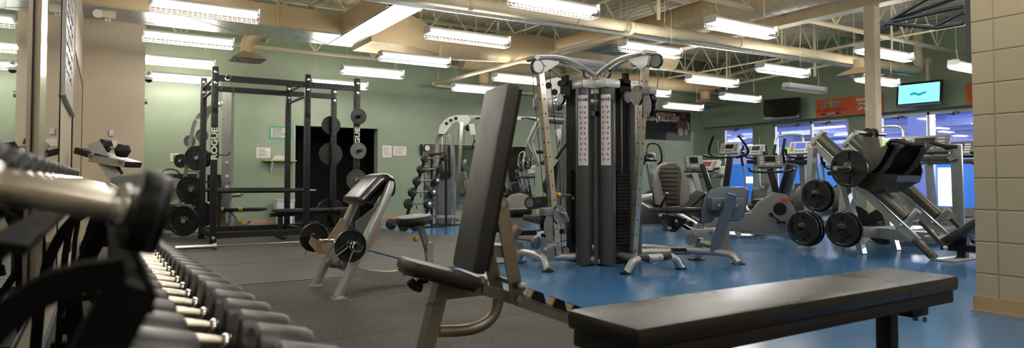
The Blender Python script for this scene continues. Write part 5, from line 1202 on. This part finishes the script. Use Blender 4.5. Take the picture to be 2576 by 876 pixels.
# ================================================================ seated leg press joined to the tower
f = Fr(*at(1700, 560, 7.5).xy, math.degrees(math.atan2(4.522-5.342, 5.393-5.592)))
t = thing('seated_leg_press', 'seated leg press with a grey and black quilted seat facing a slate foot plate', 'leg press', f.p(.4, 0, 0))
def Q(x, y, w=0): return f.pix(x, y, w)
def X7(x, y, d=7.4): return at(x, y, d)
for w_, a0, a1 in ((0, (1608, 507, 8.0), (1768, 597, 6.95)), (1, (1628, 492, 8.3), (1790, 586, 7.15))):
    MB().cyl(at(*a0), at(*a1), .024, n=16).build('guide_rail', CHROM, t)
MB().cyl(at(1598, 500, 8.0), at(1642, 494, 8.35), .04, n=16).build('rail_head', SILV, t); MB().bar(at(1600, 500, 8.0), at(1604, 640, 8.0), .07, .05, up=FH).build('rear_post', SILV, t)
# seat back: tapered shield with ribbed centre
bc = [(1652, 515), (1645, 470), (1648, 435), (1657, 417), (1675, 409), (1694, 409), (1711, 420), (1722, 444), (1732, 480), (1728, 505), (1715, 517), (1680, 521)]
thk = (FH*.9+RT*-.35).normalized()*.07
MB().prism([X7(x, y, 7.35) for x, y in bc], thk, bev=.012).build('seat_back', mat('seat_grey_vinyl', '#85837F', .4, bump=.2, bscale=200), t)
cc = [(1674, 516), (1669, 490), (1655, 440), (1659, 420), (1676, 411), (1694, 411), (1706, 422), (1709, 440), (1705, 490), (1706, 516)]
q = MB().prism([X7(x, y, 7.33)-thk.normalized()*.012 for x, y in cc], thk*.9, bev=.006).build('ribbed_panel', mat('seat_dark_vinyl', '#47423D', .4), t)
b = MB()
for k, y in enumerate(range(424, 514, 11)):
    x0 = 1657+(max(0, y-440))*.2; b.cyl(X7(x0, y, 7.28), X7(1706, y+1, 7.28), .004, n=5)
b.build('stitch_lines', BLK, q)
MB().prism([X7(x, y, 7.42) for x, y in ((1646, 520), (1643, 470), (1650, 500), (1660, 540), (1680, 548), (1655, 545))], thk*.7).build('back_shell', BLK, t)
b = MB(); b.bar(X7(1664, 528, 7.4), X7(1745, 530, 6.95), .38, .06, bev=.02); b.build('seat_pad', VIN, t)
b = MB(); b.tube([X7(1676, 490, 7.1), X7(1672, 500, 7.1), X7(1660, 522, 7.15), X7(1668, 530, 7.15)], .014, smooth=1); b.build('seat_handle', BLKG, t); MB().sph(X7(1678, 487, 7.1), .018).build('handle_end', CHROM, t)
b = MB(); b.tube([X7(1775, 489, 7.2), X7(1762, 500, 7.25), X7(1735, 525, 7.3)], .014); b.build('seat_handle', BLKG, t); MB().sph(X7(1776, 488, 7.2), .018).build('handle_end', CHROM, t)
b = MB(); b.prism([X7(x, y, 7.2) for x, y in ((1655, 535), (1720, 550), (1712, 560), (1690, 582), (1680, 580))], FH*.3); b.build('carriage', BLK, t)
b = MB(); [b.cyl(X7(x, y, 7.03), X7(x, y, 7.0), .03, n=14) for x, y in ((1665, 547), (1701, 563), (1688, 577), (1738, 563))]; b.build('carriage_roller', BLKG, t)
b = MB(); bolts(b, [X7(x, y, 7.0) for x, y in ((1661, 541), (1700, 556), (1684, 574))], -FH, .018, .02); b.build('bolt', CHROM, t)
MB().prism([X7(x, y, 7.0) for x, y in ((1737, 540), (1760, 552), (1757, 556), (1738, 546))], FH*.08).build('pedal_tab', LGREY, t)
# foot plate
fc = [(1764, 560), (1766, 525), (1773, 496), (1788, 477), (1806, 470), (1874, 472), (1881, 480), (1879, 500), (1868, 545), (1860, 554), (1834, 556), (1833, 546), (1797, 546), (1793, 557), (1780, 560)]
SLT = mat('slate_plate', '#5F6B77', .4, .45)
q = MB().prism([at(x, y, 6.72) for x, y in fc], FH*.03+RT*.02, bev=.004).build('foot_plate', SLT, t)
MB().prism([at(x*1.0+(x-1822)*.035, y+(y-515)*.03, 6.77) for x, y in fc], FH*.03+RT*.02).build('plate_rubber', BLKG, t)
b = MB(); b.box(at(1825, 513, 6.6), (.32, .16, .12), rz=R_(-32), bev=.006); b.build('plate_bracket', SLT, t)
b = MB(); bolts(b, [at(x, y, 6.5) for x, y in ((1808, 516), (1853, 517))], -FH, .014, .01); b.build('bolt', CHROM, t)
MB().bar(at(1841, 488, 6.45), at(1795, 634, 6.55), .085, .075, up=FH).build('plate_post', SLT, t)
MB().prism([at(x, y, 6.55) for x, y in ((1826, 552), (1833, 560), (1834, 600), (1846, 638), (1800, 634), (1812, 600))], FH*.02).build('gusset', SILD, t)
b = MB(); b.tube([at(1700, 627, 6.75), at(1760, 632, 6.65), at(1830, 637, 6.45), at(1846, 645, 6.4), at(1858, 662, 6.35)], .035, smooth=2, n=14); b.build('front_leg', SILV, t)
MB().lathe([(.07, 0), (.07, .012)], (hz(1858, 664).x, hz(1858, 664).y, 0), (0, 0, 1), 24).build('foot_pad', BLK, t)
c = hz(1752, 653); MB().bar((c.x, c.y, .0), at(1758, 598, 6.85), .07, .07, up=FH).build('middle_post', SILV, t); MB().lathe([(.09, 0), (.09, .012)], (c.x, c.y, 0), (0, 0, 1), 24).build('foot_pad', BLK, t)
q = MB().bar(at(1733, 590, 6.85), at(1800, 584, 6.7), .09, .09, bev=.01).build('head_block', SILV, t)
b = MB(); bolts(b, [at(x, y, 6.68) for x, y in ((1748, 588), (1787, 586))], -FH, .018, .012); b.build('bolt', CHROM, q); MB().box(at(1763, 567, 6.8), (.05, .05, .05)).build('stop_pin', CHROM, t)
MB().cyl(at(1765, 610, 6.75), at(1800, 618, 6.65), .04).build('cross_tube', SILV, t)
MB().lathe([(.055, -.015), (.055, .015)], at(1736, 604, 6.75), -FH, 24).build('pulley_wheel', SILD, t)
P0 = V((4.62, 5.06, .09)); b = MB(); b.cyl(P0, at(1735, 632, 6.72), .036, n=16); b.build('link_beam', SILV, t)
b = MB(); b.cyl(P0+V((.2, .35, .02)), at(1725, 627, 6.9), .036, n=16); b.build('link_beam', SILV, t)
MB().bar(at(1690, 629, 6.6), at(1725, 629, 6.6), .08, .03).build('rubber_stop', BLK, t)
# ================================================================ silver multi-gym behind the incline bench
def G(x, y, d=8.0): return at(x, y, d)
t = thing('multi_gym', 'silver lat and press machine with perforated arched head, just left of the tower', 'gym machine', (5.0, 6.8, 0))
hd = [(1352, 232), (1360, 212), (1378, 201), (1400, 196), (1425, 200), (1428, 260), (1420, 262), (1412, 250), (1398, 244), (1385, 250), (1376, 262), (1366, 262)]
q = MB().prism([G(x, y) for x, y in hd], FH*.06).build('arched_head', WHITE, t)
b = MB(); [b.cyl(G(x, y, 7.96), G(x, y, 7.955), .04, n=14) for x, y in ((1395, 232), (1412, 242), (1410, 210), (1380, 215))]; b.build('round_cutout', BLK, q)
for x, y in ((1388, 265), (1405, 262)): MB().lathe([(.07, -.02), (.085, -.012), (.085, .012), (.07, .02)], G(x, y, 7.9), -FH, 24).build('pulley_wheel', SILD if x < 1400 else CHROM, t)
MB().bar(G(1428, 262), G(1432, 590), .12, .08, up=FH).build('mast', SILD, t)
MB().bar(G(1425, 300), G(1400, 560), .09, .07, up=FH).build('slanted_strut', SILD, t)
b = MB(); b.cyl(G(1375, 300), G(1418, 304), .05); b.cyl(G(1375, 275), G(1378, 300), .035); b.cyl(G(1385, 290), G(1415, 292), .04); b.build('press_pivot', SILD, t)
for o_ in (0, 9):
    b = MB(); b.tube([G(1366-o_, 300), G(1352-o_, 325), G(1340-o_, 352), G(1337-o_, 365), G(1345-o_*.5, 385), G(1358-o_*.3, 418)], .022, smooth=1); b.build('press_arm', SILV, t)
b = MB(); b.tube([G(1345, 270), G(1345, 250), G(1352, 240), G(1362, 240)], .02, smooth=1); b.tube([G(1345, 270), G(1350, 276), G(1352, 268)], .018); b.build('bar_holder', SILD, t)
for y in (380, 408): MB().cyl(G(1352, y, 8.2), G(1372, y, 8.0), .035).build('press_grip', RUB, t)
q = MB().prism([G(x, y, 8.1) for x, y in ((1416, 396), (1425, 392), (1430, 470), (1415, 500), (1385, 505), (1366, 480), (1364, 460), (1385, 430), (1400, 405))], FH*.1, bev=.02).build('back_pad', VIN, t)
b = MB(); b.tube([G(x, y, 7.8) for x, y in ((1425, 362), (1412, 378), (1404, 392), (1398, 400))], .02, n=8); b.build('rope_attachment', BLK, t)
for x, y, d in ((1331, 511, 8.0), (1336, 511, 7.9)): pass
a0 = G(1333, 511, 7.7); a1 = G(1378, 509, 8.1); q = MB().cyl(a0, a1, .075, n=26).build('roller_pad', VIN, t); MB().cyl(a0-(a1-a0).normalized()*.006, a0+(a1-a0)*.01, .05, n=20).build('roller_cap', SILD, q)
MB().bar(G(1340, 548, 7.8), G(1380, 560, 8.0), .35, .07, bev=.02).build('seat_pad', VIN, t)
MB().bar(G(1365, 555, 8), G(1368, 640, 8), .08, .08, up=FH).build('seat_post', SILV, t)
MB().bar(G(1300, 645, 8.2), G(1450, 628, 8.4), .1, .07).build('floor_beam', SILV, t)
MB().sph(G(1400, 489, 7.4), .02).build('yellow_knob', YEL, t)
t = thing('leg_curl_machine', 'leg machine with a long black bench pad and round grey disc behind the incline bench', 'gym machine', (5.3, 7.6, 0))
def K(x, y, d=8.8): return at(x, y, d)
MB().lathe([(.245, -.03), (.25, -.02), (.25, .02), (.245, .03)], K(1306, 531, 9.3), -FH, 48).build('cam_disc', mat('disc_grey', '#9B9C99', .4, .3), t)
q = MB().bar(K(1260, 500, 9.2), K(1308, 532, 9.2), .03, .06).build('cam_arm', SILV, t)
MB().cyl(K(1308, 532, 9.26), K(1308, 532, 9.1), .05).build('cam_hub', SILD, t)
MB().bar(K(1235, 534, 8.6), K(1338, 530, 8.6), .34, .07, bev=.02).build('bench_pad', VIN, t)
MB().bar(K(1240, 545, 8.6), K(1335, 541, 8.6), .1, .05).build('bench_frame', BLK, t)
MB().bar(K(1254, 545, 8.6), K(1254, 588, 8.6), .07, .07, up=FH).build('leg', BLK, t); MB().bar(K(1310, 560, 9.0), K(1300, 590, 9.0), .06, .06, up=FH).build('leg', SILV, t)
MB().cyl(K(1305, 572, 8.2), K(1285, 600, 8.2), .07).build('roller_pad', mat('tan_roller', '#8B7C6C', .4, .3), t)
MB().bar(K(1225, 590, 8.6), K(1420, 582, 8.6), .1, .06).build('floor_beam', BLK, t)
b = MB(); b.tube([K(1228, 600, 8.3), K(1250, 590, 8.3), K(1275, 615, 8.2), K(1300, 625, 8.2)], .04, n=8, sq=(.07, .05)); b.build('floor_frame', SILV, t)
t = thing('ankle_cuff', 'blue-grey cuff with white straps hanging from the low tower pulley', 'ankle strap', py(1350, 610, YA)); c = py(1348, 612, YA)
MB().lathe([(.05, -.02), (.06, -.015), (.06, .015), (.05, .02)], c, (.2, -1, 0), 24).build('disc', mat('slate_blue_plastic', '#39435C', .4), t)
b = MB(); rr = random.Random(2)
for k in range(6): b.tube([c+V((rr.uniform(-.06, .08), -.03, rr.uniform(.05, .12))) for _ in range(3)], .006, n=5, smooth=1)
b.build('strap', PAPER, t)
# ================================================================ plate loaded leg press (sled) on the right
XL_, XR_ = 7.37, 8.05
t = thing('sled_leg_press', 'large plate-loaded leg press with inclined silver rails beside the block wall', 'leg press', (7.7, 4.1, 0))
def S(x, y, X=XL_): return px(x, y, X)
top = S(2047, 362); bot = S(2352, 655); dr = (bot-top).normalized(); nrm = V((0, dr.z, -dr.y)); nrm = nrm if nrm.z > 0 else -nrm
for X in (XL_, XR_):
    a = V((X, top.y, top.z)); c = V((X, bot.y, .02))
    MB().bar(a, c, .075, .05, up=(1, 0, 0)).build('rail_beam', SILV, t)
    MB().cyl(a+nrm*.055+V((-.03, 0, 0)), c.lerp(a, .12)+nrm*.055+V((-.03, 0, 0)), .016, n=12).build('guide_rod', CHROM, t)
    # big sleeve tubes: upper and lower
    g = V((.0, 0, 0))+nrm*.12
    MB().cyl(a.lerp(c, .02)+g, a.lerp(c, .37)+g, .062, n=24).build('sled_tube', mat('olive_grey_tube', '#5C5B51', .36, .45), t)
    MB().cyl(a.lerp(c, .34)+g, a.lerp(c, .74)+g, .062, n=24).build('sled_tube', MATS['olive_grey_tube'], t)
    e = a.lerp(c, .0)+nrm*.0; MB().bar(e-nrm*.02, e+nrm*.2, .06, .09, up=(1, 0, 0), bev=.01).build('end_bracket', SILV, t)
    e = a.lerp(c, .755); MB().cyl(e+nrm*.02, e+nrm*.25, .042, n=18).build('stop_peg', SILV, t)
    MB().cyl(a.lerp(c, .86)-V((.05, 0, 0)), a.lerp(c, .985)-V((.05, 0, 0)), .022).build('side_grip', RUB, t)
    # handles near the seat
    h = a.lerp(c, .80); P = [h+V((0, 0, .03)), h+V((0, -.04, .12)), h+V((0, -.13, .13)), h+V((0, -.28, -.02)), h+V((0, -.36, -.12))]
    MB().tube(P, .018, smooth=1).build('seat_handle', SILV, t); MB().cyl(P[2], P[4], .023).build('handle_grip', RUB, t); MB().sph(P[4]+V((0, -.01, -.01)), .026).build('grip_end', CHROM, t)
# base beam, posts
MB().bar((7.71, 4.95, .24), (7.71, 3.5, .2), .09, .12).build('base_beam', SILV, t)
for X in (XL_-.05, XR_+.0):
    MB().bar((X, 4.85, .0), (X, top.y-.02, top.z-.05), .07, .09, up=(1, 0, 0)).build('rear_post', SILV, t)
    MB().box((X, 4.85, .008), (.16, .16, .016)).build('foot_plate', SILV, t)
    MB().bar((X, 4.15, .0), (X, 4.35, .8), .06, .09, up=(1, 0, 0)).build('front_post', SILV, t)
MB().bar((XL_-.05, 4.85, .24), (XR_, 4.85, .24), .08, .1).build('cross_beam', SILV, t); MB().bar((XL_, 4.2, .24), (XR_, 4.2, .24), .08, .1).build('cross_beam', SILV, t)
MB().bar((XL_, top.y-.1, top.z-.12), (XR_, top.y-.1, top.z-.12), .06, .06).build('cross_beam', SILV, t)
# sled: side gussets, curved foot board, horns
for X in (XL_+.05, XR_-.05):
    q = [S(x, y, XL_+.05) for x, y in ((2172, 345), (2210, 345), (2215, 372), (2240, 358), (2262, 352), (2282, 362), (2265, 375), (2252, 390), (2238, 420), (2215, 440), (2190, 445), (2175, 430), (2168, 410), (2170, 380))]
    MB().prism([V((X, p.y, p.z)) for p in q], (.012, 0, 0)).build('sled_gusset', mat('dark_gusset', '#55534E', .4, .4), t)
bd = [S(x, y, XL_) for x, y in ((2245, 364), (2240, 380), (2228, 402), (2212, 424), (2190, 438))]
b = MB(); b.tube([V((7.71, p.y, p.z)) for p in bd], .02, smooth=1, sq=(.74, .02)) if False else None
P = [V((0, p.y, p.z)) for p in bd]; b = MB(); X0, X1 = XL_-.06, XR_+.08
V0 = [b.bm.verts.new((X0, p.y, p.z)) for p in P]; V1 = [b.bm.verts.new((X1, p.y, p.z)) for p in P]; V2 = [b.bm.verts.new((X0, p.y+.02, p.z-.02)) for p in P]; V3 = [b.bm.verts.new((X1, p.y+.02, p.z-.02)) for p in P]
for i in range(len(P)-1):
    b.bm.faces.new((V0[i], V0[i+1], V1[i+1], V1[i])); b.bm.faces.new((V2[i], V3[i], V3[i+1], V2[i+1])); b.bm.faces.new((V0[i], V2[i], V2[i+1], V0[i+1])); b.bm.faces.new((V1[i], V1[i+1], V3[i+1], V3[i]))
b.bm.faces.new((V0[0], V1[0], V3[0], V2[0])); b.bm.faces.new((V0[-1], V2[-1], V3[-1], V1[-1])); b.build('foot_board', mat('matte_black_board', '#080808', .95, spec=.05), t)
MB().prism([S(x, y, XL_+.1) for x, y in ((2175, 432), (2245, 440), (2290, 442), (2285, 458), (2230, 485), (2190, 470))], (.5, 0, 0)).build('sled_carriage', mat('dark_sled_steel', '#25251F', .4, .4), t)
for yy in (0, .0):
    pass
for X in (XL_-.02, XR_+.02): MB().tube([V((X, bd[0].y+.05, bd[0].z+.0)), V((X, bd[0].y-.02, bd[0].z+.06)), V((X, bd[0].y-.2, bd[0].z-.01)), V((X, bd[0].y-.35, bd[0].z-.02))], .022, smooth=1).build('board_handle', RUB, t)
hc = S(2190, 336, XL_+.2); MB().bar(hc+V((0, 0, -.3)), hc+V((0, 0, .0)), .06, .1, up=(1, 0, 0)).build('horn_post', SILD, t)
MB().cyl(hc+V((-.28, 0, .0)), hc+V((.3, 0, 0)), .026, n=16).build('horn', WORN, t)
for k, s_ in enumerate((-.06, .06)): wplate(hc+V((s_, 0, 0)), (1, 0, 0), .062, 'solid', ['small black plate on the top horn of the sled leg press, nearer side', 'small black plate on the top horn of the sled leg press, farther side'][k], th=3)
sc = S(2133, 424, 7.1); MB().cyl((6.85, sc.y, sc.z), (XR_+.4, sc.y, sc.z), .026, n=16).build('horn', WORN, t)
wplate(V((7.12, sc.y, sc.z)), (-1, 0, 0), .215, 'wide', 'large three-grip black plate on the side horn of the sled leg press')
wplate(V((XR_+.25, sc.y, sc.z)), (1, 0, 0), .215, 'wide', 'large three-grip black plate on far side horn of the sled leg press')
SP = [(2053, 492, 7.05, .185, 2, 'upper left storage peg'), (2020, 575, 7.0, .2, 3, 'lower left storage peg'), (2118, 577, 7.0, .195, 2, 'lower middle storage peg')]
for x, y, X, r, n_, lab in SP:
    c = px(x, y, X); MB().cyl(c+V((-.12, 0, 0)), V((XL_, c.y, c.z)), .025, n=14).build('storage_peg', BLK, t)
    for k in range(n_): wplate(c+V((.055*k, 0, 0)), (-1, 0, 0), r*(1+.05*(k > 0)), 'grip', 'thick black plate on the sled leg press %s, %s' % (lab, ['outermost', 'second', 'innermost'][k]), th=1.1)
for k, (x, y, lab) in enumerate(((2150, 560, 'far side rear peg'), (2220, 570, 'far side front peg'))):
    c = px(x, y, XR_+.2); MB().cyl(c+V((.15, 0, 0)), V((XR_-.1, c.y, c.z)), .025, n=14).build('storage_peg', BLK, t); wplate(c, (1, 0, 0), .22, 'grip', 'big black plate low on the sled leg press %s' % lab, th=1.2)
# seat and back pads
def bx(a, c, w, h, m, nm, X=7.71): return MB().bar(V((X, a.y, a.z)), V((X, c.y, c.z)), w, h, up=(1, 0, 0) if False else (0, 0, 1), bev=.015).build(nm, m, t)
a, c = S(2325, 600, 7.5), S(2368, 606, 7.5); bx(a, c, .45, .06, mat('seat_light_top', '#8F8C8A', .3), 'seat_pad')
a, c = S(2372, 612, 7.5), S(2475, 548, 7.5); bx(a, c, .5, .08, VIN, 'back_pad')
MB().bar((7.71, 3.5, .12), (7.71, 2.4, .12), .07, .07).build('back_frame', BLK, t); MB().bar((7.71, 3.3, .0), (7.71, 3.28, .25), .08, .08, up=(1, 0, 0)).build('seat_post', BLK, t)
MB().box((7.75, 3.32, .012), (.8, .2, .02), bev=.005).build('front_plate', LGREY, t)
# ================================================================ cardio machines
def console(t, c, yaw, w, h, m, screen, tilt=35, keys=True, z=.06):
    M = Matrix.Translation(V(c)) @ Matrix.Rotation(R_(yaw), 4, 'Z') @ Matrix.Rotation(R_(-tilt), 4, 'X')
    b = MB(); b.box((0, 0, 0), (w, z, h), bev=.02); b.bm.transform(M); q = b.build('console', m, t)
    b = MB(); b.box((0, -z/2-.003, h*.12), (w*.42, .006, h*.42)); b.bm.transform(M); b.build('display', screen, q)
    if keys:
        b = MB()
        for i in range(4):
            for s in (-1, 1): b.box((s*w*.34, -z/2-.003, h*(.28-.18*i)), (w*.14, .006, h*.1))
        b.box((0, -z/2-.003, -h*.3), (w*.4, .006, h*.1)); b.bm.transform(M); b.build('button', LGREY if m is not LGREY else MGREY, q)
    return q
SCR = mat('dark_display', '#15181A', .2); SRED = emit('red_display', '#7A2A22', .25); SGRN = emit('green_display', '#6CB82E', .8); SBLU = emit('blue_display', '#2A46A8', .6)
vy = lambda p, a=0: math.degrees(math.atan2(p.y, p.x))-90+a   # yaw so that the front looks at the camera
def bike(x, y0, d, zc, label, con=MGREY, scr=SCR, body=DGREY, post=SILD, yaw=0, seat=True, hand='loop', cw=.34, ch=.22, name='exercise_bike', recumbent=False, dirn=1):
    """x: pixel column of the console; d: distance; zc: console height"""
    c = at(x, 452, d); a = math.atan2(c.y, c.x)-PI/2+R_(yaw); t = thing(name, label, 'exercise bike', (c.x, c.y, 0), a)
    L = lambda m: m
    def bb(nm, m, fn): b = MB(); fn(b); return b.build(nm, m, t, local=True)
    sx = dirn
    bb('body_shroud', body, lambda b: b.prism([(-.3*sx, 0, .1), (.3*sx, 0, .1), (.34*sx, 0, .35), (.22*sx, 0, .62), (.05*sx, 0, .66), (-.18*sx, 0, .5), (-.34*sx, 0, .25)], (0, .18, 0), bev=.02))
    bb('post', post, lambda b: b.bar((.1*sx, 0, .6), (0, 0, zc-.1), .09, .07, up=(0, 1, 0), bev=.01))
    bb('crank', BLK, lambda b: (b.cyl((0, -.13, .34), (0, .13, .34), .03), b.bar((0, -.13, .34), (.12*sx, -.13, .24), .03, .02), b.box((.13*sx, -.18, .23), (.12, .09, .03))))
    for s in (-1, 1): bb('foot_bar', SILV, lambda b: b.cyl((s*.45, -.25, .05), (s*.45, .25, .05), .04))
    bb('floor_beam', SILV, lambda b: b.bar((-.45, 0, .08), (.45, 0, .08), .1, .07))
    if seat and not recumbent:
        bb('seat_post', SILV, lambda b: b.bar((-.22*sx, 0, .45), (-.34*sx, 0, .86), .05, .05)); bb('saddle', BLK, lambda b: b.box((-.36*sx, 0, .9), (.28, .24, .08), bev=.03))
    if recumbent:
        bb('seat_pad', VIN, lambda b: b.box((-.6*sx, 0, .5), (.4, .42, .09), bev=.03)); bb('seat_back', BLK, lambda b: b.bar((-.78*sx, 0, .52), (-.95*sx, 0, 1.08), .42, .08, up=(1, 0, 0), bev=.03)); bb('seat_rail', body, lambda b: b.prism([(-.95*sx, 0, .08), (.2*sx, 0, .08), (.2*sx, 0, .4), (-.9*sx, 0, .3)], (0, .2, 0), bev=.02)); bb('seat_stem', BLK, lambda b: b.box((-.62*sx, 0, .38), (.12, .12, .2)))
    if hand == 'loop': bb('handle_loop', BLKG, lambda b: b.tube([(-.14, -.06, zc-.12), (-.17, -.16, zc-.06), (-.13, -.14, zc+.2), (0, -.12, zc+.24), (.13, -.14, zc+.2), (.17, -.16, zc-.06), (.14, -.06, zc-.12)], .016, smooth=1))
    if hand == 'bar': bb('handlebar', BLKG, lambda b: b.tube([(-.3, -.28, zc-.1), (-.28, -.1, zc-.14), (0, 0, zc-.15), (.28, -.1, zc-.14), (.3, -.28, zc-.1)], .018, smooth=1))
    if hand == 'vee':
        for s in (-1, 1): bb('arm_rest', BLKG, lambda b: b.tube([(s*.1, 0, zc-.14), (s*.3, -.08, zc-.1), (s*.32, -.1, zc+.0), (s*.2, -.2, zc+.2)], .02, smooth=1))
        bb('handlebar', BLKG, lambda b: b.tube([(-.34, -.25, zc-.1), (-.2, -.3, zc-.14), (.2, -.3, zc-.14), (.34, -.25, zc-.1)], .018, smooth=1))
    b = MB(); 
    q = console(t, t.matrix_basis @ V((0, -.02, zc)), math.degrees(a), cw, ch, con, scr); return t
bike(1632, 0, 11.0, 1.22, 'black-handled exercise bike with a loop handle left of the quilted leg press seat', con=BLKG, body=DGREY, post=SILD, yaw=35, hand='loop', cw=.26, ch=.16)
bike(1745, 0, 10.9, 1.12, 'grey upright exercise bike with dark body behind the quilted seat', con=MGREY, body=DGREY, post=LGREY, yaw=10, hand='bar', cw=.3, ch=.28)
bike(1838, 0, 10.4, 1.33, 'recumbent exercise bike with raised V-shaped arms and grey console, in front of left window', con=LGREY, body=DGREY, post=BLK, yaw=-20, hand='vee', cw=.3, ch=.2, recumbent=True, dirn=-1)
bike(1937, 0, 9.5, 1.10, 'grey recumbent exercise bike with red decal and button console beyond the foot plate', con=MGREY, body=MGREY, post=BLK, yaw=4, hand='bar', cw=.34, ch=.22, recumbent=True, dirn=1)
o = [q for q in scn.objects if q.get('label', '').startswith('grey recumbent')][0]
MB().box((.2, -.105, .55), (.12, .006, .05), rz=0).build('red_decal', RED, o, local=True); MB().lathe([(.09, 0), (.09, .01)], (.12, -.1, .42), (0, -1, 0), 24).build('black_hub', BLKG, o, local=True)
def elliptical(x, X, zc, label, yaw=0, scr=SCR, con=LGREY, arms=1.55, hoop=False):
    c = px(x, 452, X); a = R_(-82+yaw); t = thing('elliptical_trainer', label, 'elliptical trainer', (c.x, c.y, 0), a)
    def bb(nm, m, fn): b = MB(); fn(b); return b.build(nm, m, t, local=True)
    bb('drive_shroud', DGREY, lambda b: (b.lathe([(.3, -.16), (.34, -.1), (.34, .1), (.3, .16)], (0, .35, .42), (1, 0, 0), 32)))
    bb('base_frame', SILV, lambda b: (b.bar((0, .7, .06), (0, -1.0, .06), .1, .08), b.bar((-.32, .7, .05), (.32, .7, .05), .07, .07), b.bar((-.32, -1.0, .05), (.32, -1.0, .05), .07, .07)))
    bb('mast', SILV, lambda b: b.tube([(0, .2, .3), (0, .05, .8), (0, -.02, zc-.05)], .045, sq=(.09, .07)))
    for s in (-1, 1):
        bb('swing_arm', SILV, lambda b: b.tube([(s*.27, .1, .45), (s*.27, -.02, .95), (s*.26, -.1, 1.15)], .022, smooth=1))
        bb('swing_grip', BLK, lambda b: b.tube([(s*.26, -.1, 1.13), (s*.27, -.16, 1.3), (s*.24, -.12, arms)], .026, smooth=1))
        bb('pedal_arm', SILD, lambda b: b.bar((s*.17, .3, .35+.08*s), (s*.17, -.8, .2), .05, .05)); bb('pedal', BLK, lambda b: b.box((s*.17, -.55, .27+.03*s), (.15, .38, .05), bev=.015))
    bb('fixed_handle', BLKG, lambda b: b.tube([(-.2, -.2, zc-.02), (-.22, -.12, zc-.14), (0, -.05, zc-.18), (.22, -.12, zc-.14), (.2, -.2, zc-.02)], .02, smooth=1))
    bb('bottle_tray', BLK, lambda b: b.box((0, -.08, zc-.24), (.34, .14, .08), bev=.02))
    if hoop: bb('top_hoop', WORN, lambda b: b.tube([(-.28, -.1, 1.25), (-.28, -.05, zc+.28), (-.2, 0, zc+.36), (.2, 0, zc+.36), (.28, -.05, zc+.28), (.28, -.1, 1.25)], .022, smooth=1))
    console(t, t.matrix_basis @ V((0, -.05, zc)), math.degrees(a), .38, .26, con, scr); return t
elliptical(1905, 11.6, 1.45, 'elliptical trainer with a pale console in front of the green wall between windows', yaw=8)
elliptical(1988, 11.7, 1.38, 'elliptical trainer with a green lit display under a silver hoop', yaw=8, scr=SGRN, hoop=True)
elliptical(2018, 10.2, 1.38, 'elliptical trainer with blue display, nearest to the sled leg press rails', yaw=8, scr=SBLU)
elliptical(2110, 12.1, 1.2, 'elliptical trainer mostly hidden behind the sled leg press, with a tall dark grip', yaw=8, arms=1.65)
elliptical(2232, 12.1, 1.45, 'elliptical trainer with green display right behind the cream column', yaw=8, scr=SGRN, hoop=True)
def treadmill(x, X, label, yaw=0, zc=1.3, scr=SCR, con=MGREY, m=SILV):
    c = px(x, 452, X); a = R_(-84+yaw); t = thing('treadmill', label, 'treadmill', (c.x, c.y, 0), a)
    def bb(nm, mm, fn): b = MB(); fn(b); return b.build(nm, mm, t, local=True)
    bb('deck', SILD, lambda b: b.box((0, -.75, .14), (.72, 1.7, .12), bev=.02)); bb('belt', BLK, lambda b: b.box((0, -.8, .205), (.5, 1.5, .012)))
    bb('motor_hood', MGREY, lambda b: b.prism([(0, -.1, .1), (0, .35, .1), (0, .3, .26), (0, -.05, .36)], (.74, 0, 0), bev=.02))
    for s in (-1, 1):
        bb('upright', m, lambda b: b.bar((s*.36, .05, .1), (s*.38, -.12, zc-.0), .075, .14, up=(1, 0, 0), bev=.015))
        bb('hand_rail', DGREY, lambda b: b.tube([(s*.38, -.1, zc-.2), (s*.38, -.3, zc-.2), (s*.38, -.62, zc-.24)], .03, smooth=1)); bb('cup_holder', BLK, lambda b: b.lathe([(.05, 0), (.05, .03), (.035, .03)], (s*.3, -.2, zc-.06), (0, -.5, 1), 20))
    bb('cross_bar', DGREY, lambda b: b.box((0, -.16, zc-.2), (.78, .12, .08), bev=.02))
    console(t, t.matrix_basis @ V((0, -.14, zc)), math.degrees(a), .62, .3, con, scr, z=.08); return t
treadmill(2335, 10.2, 'treadmill right of the sled leg press foot board, dark screen, nearer of two', yaw=5, zc=1.34)
treadmill(2405, 12.6, 'silver treadmill in front of the right window, just left of the block wall', yaw=5, zc=1.35, con=DGREY)
treadmill(1785, 11.2, 'white-framed treadmill with red display under the left window', yaw=5, zc=1.12, scr=SRED, con=LGREY, m=WHITE)

for x, y0, y1, lab in ((1798, 326, 440, 'in the corner left of the first window'), (1902, 320, 400, 'right of the first window'), (2142, 300, 345, 'left of the cream column')):
    a_ = px(x, y0, 14.93); c_ = px(x+12, y1, 14.93); t = thing('blind_wand', 'thin white blind wand hanging ' + lab, 'blind wand', c_)
    MB().cyl(px(x-4, y0, 14.93), px(x+8, y0+25, 14.93), .006, n=6).build('cord', SILD, t); MB().cyl(px(x+8, y0+25, 14.93), c_, .012, n=8).build('wand', WHITE, t)
# ================================================================ render settings
w = bpy.data.worlds.new('world'); scn.world = w; w.use_nodes = True; w.node_tree.nodes['Background'].inputs[0].default_value = (.8, .85, 1, 1); w.node_tree.nodes['Background'].inputs[1].default_value = .05
scn.view_settings.view_transform = 'Standard'; scn.view_settings.look = 'None'; scn.view_settings.gamma = 1; scn.view_settings.exposure = 0.2
try: scn.view_settings.use_curve_mapping = False
except Exception: pass
scn.cycles.max_bounces = 6; scn.cycles.diffuse_bounces = 4; scn.cycles.glossy_bounces = 4; scn.cycles.transparent_max_bounces = 8
scn.cycles.use_denoising = True; scn.cycles.sample_clamp_indirect = 8; scn.cycles.caustics_reflective = False; scn.cycles.caustics_refractive = False
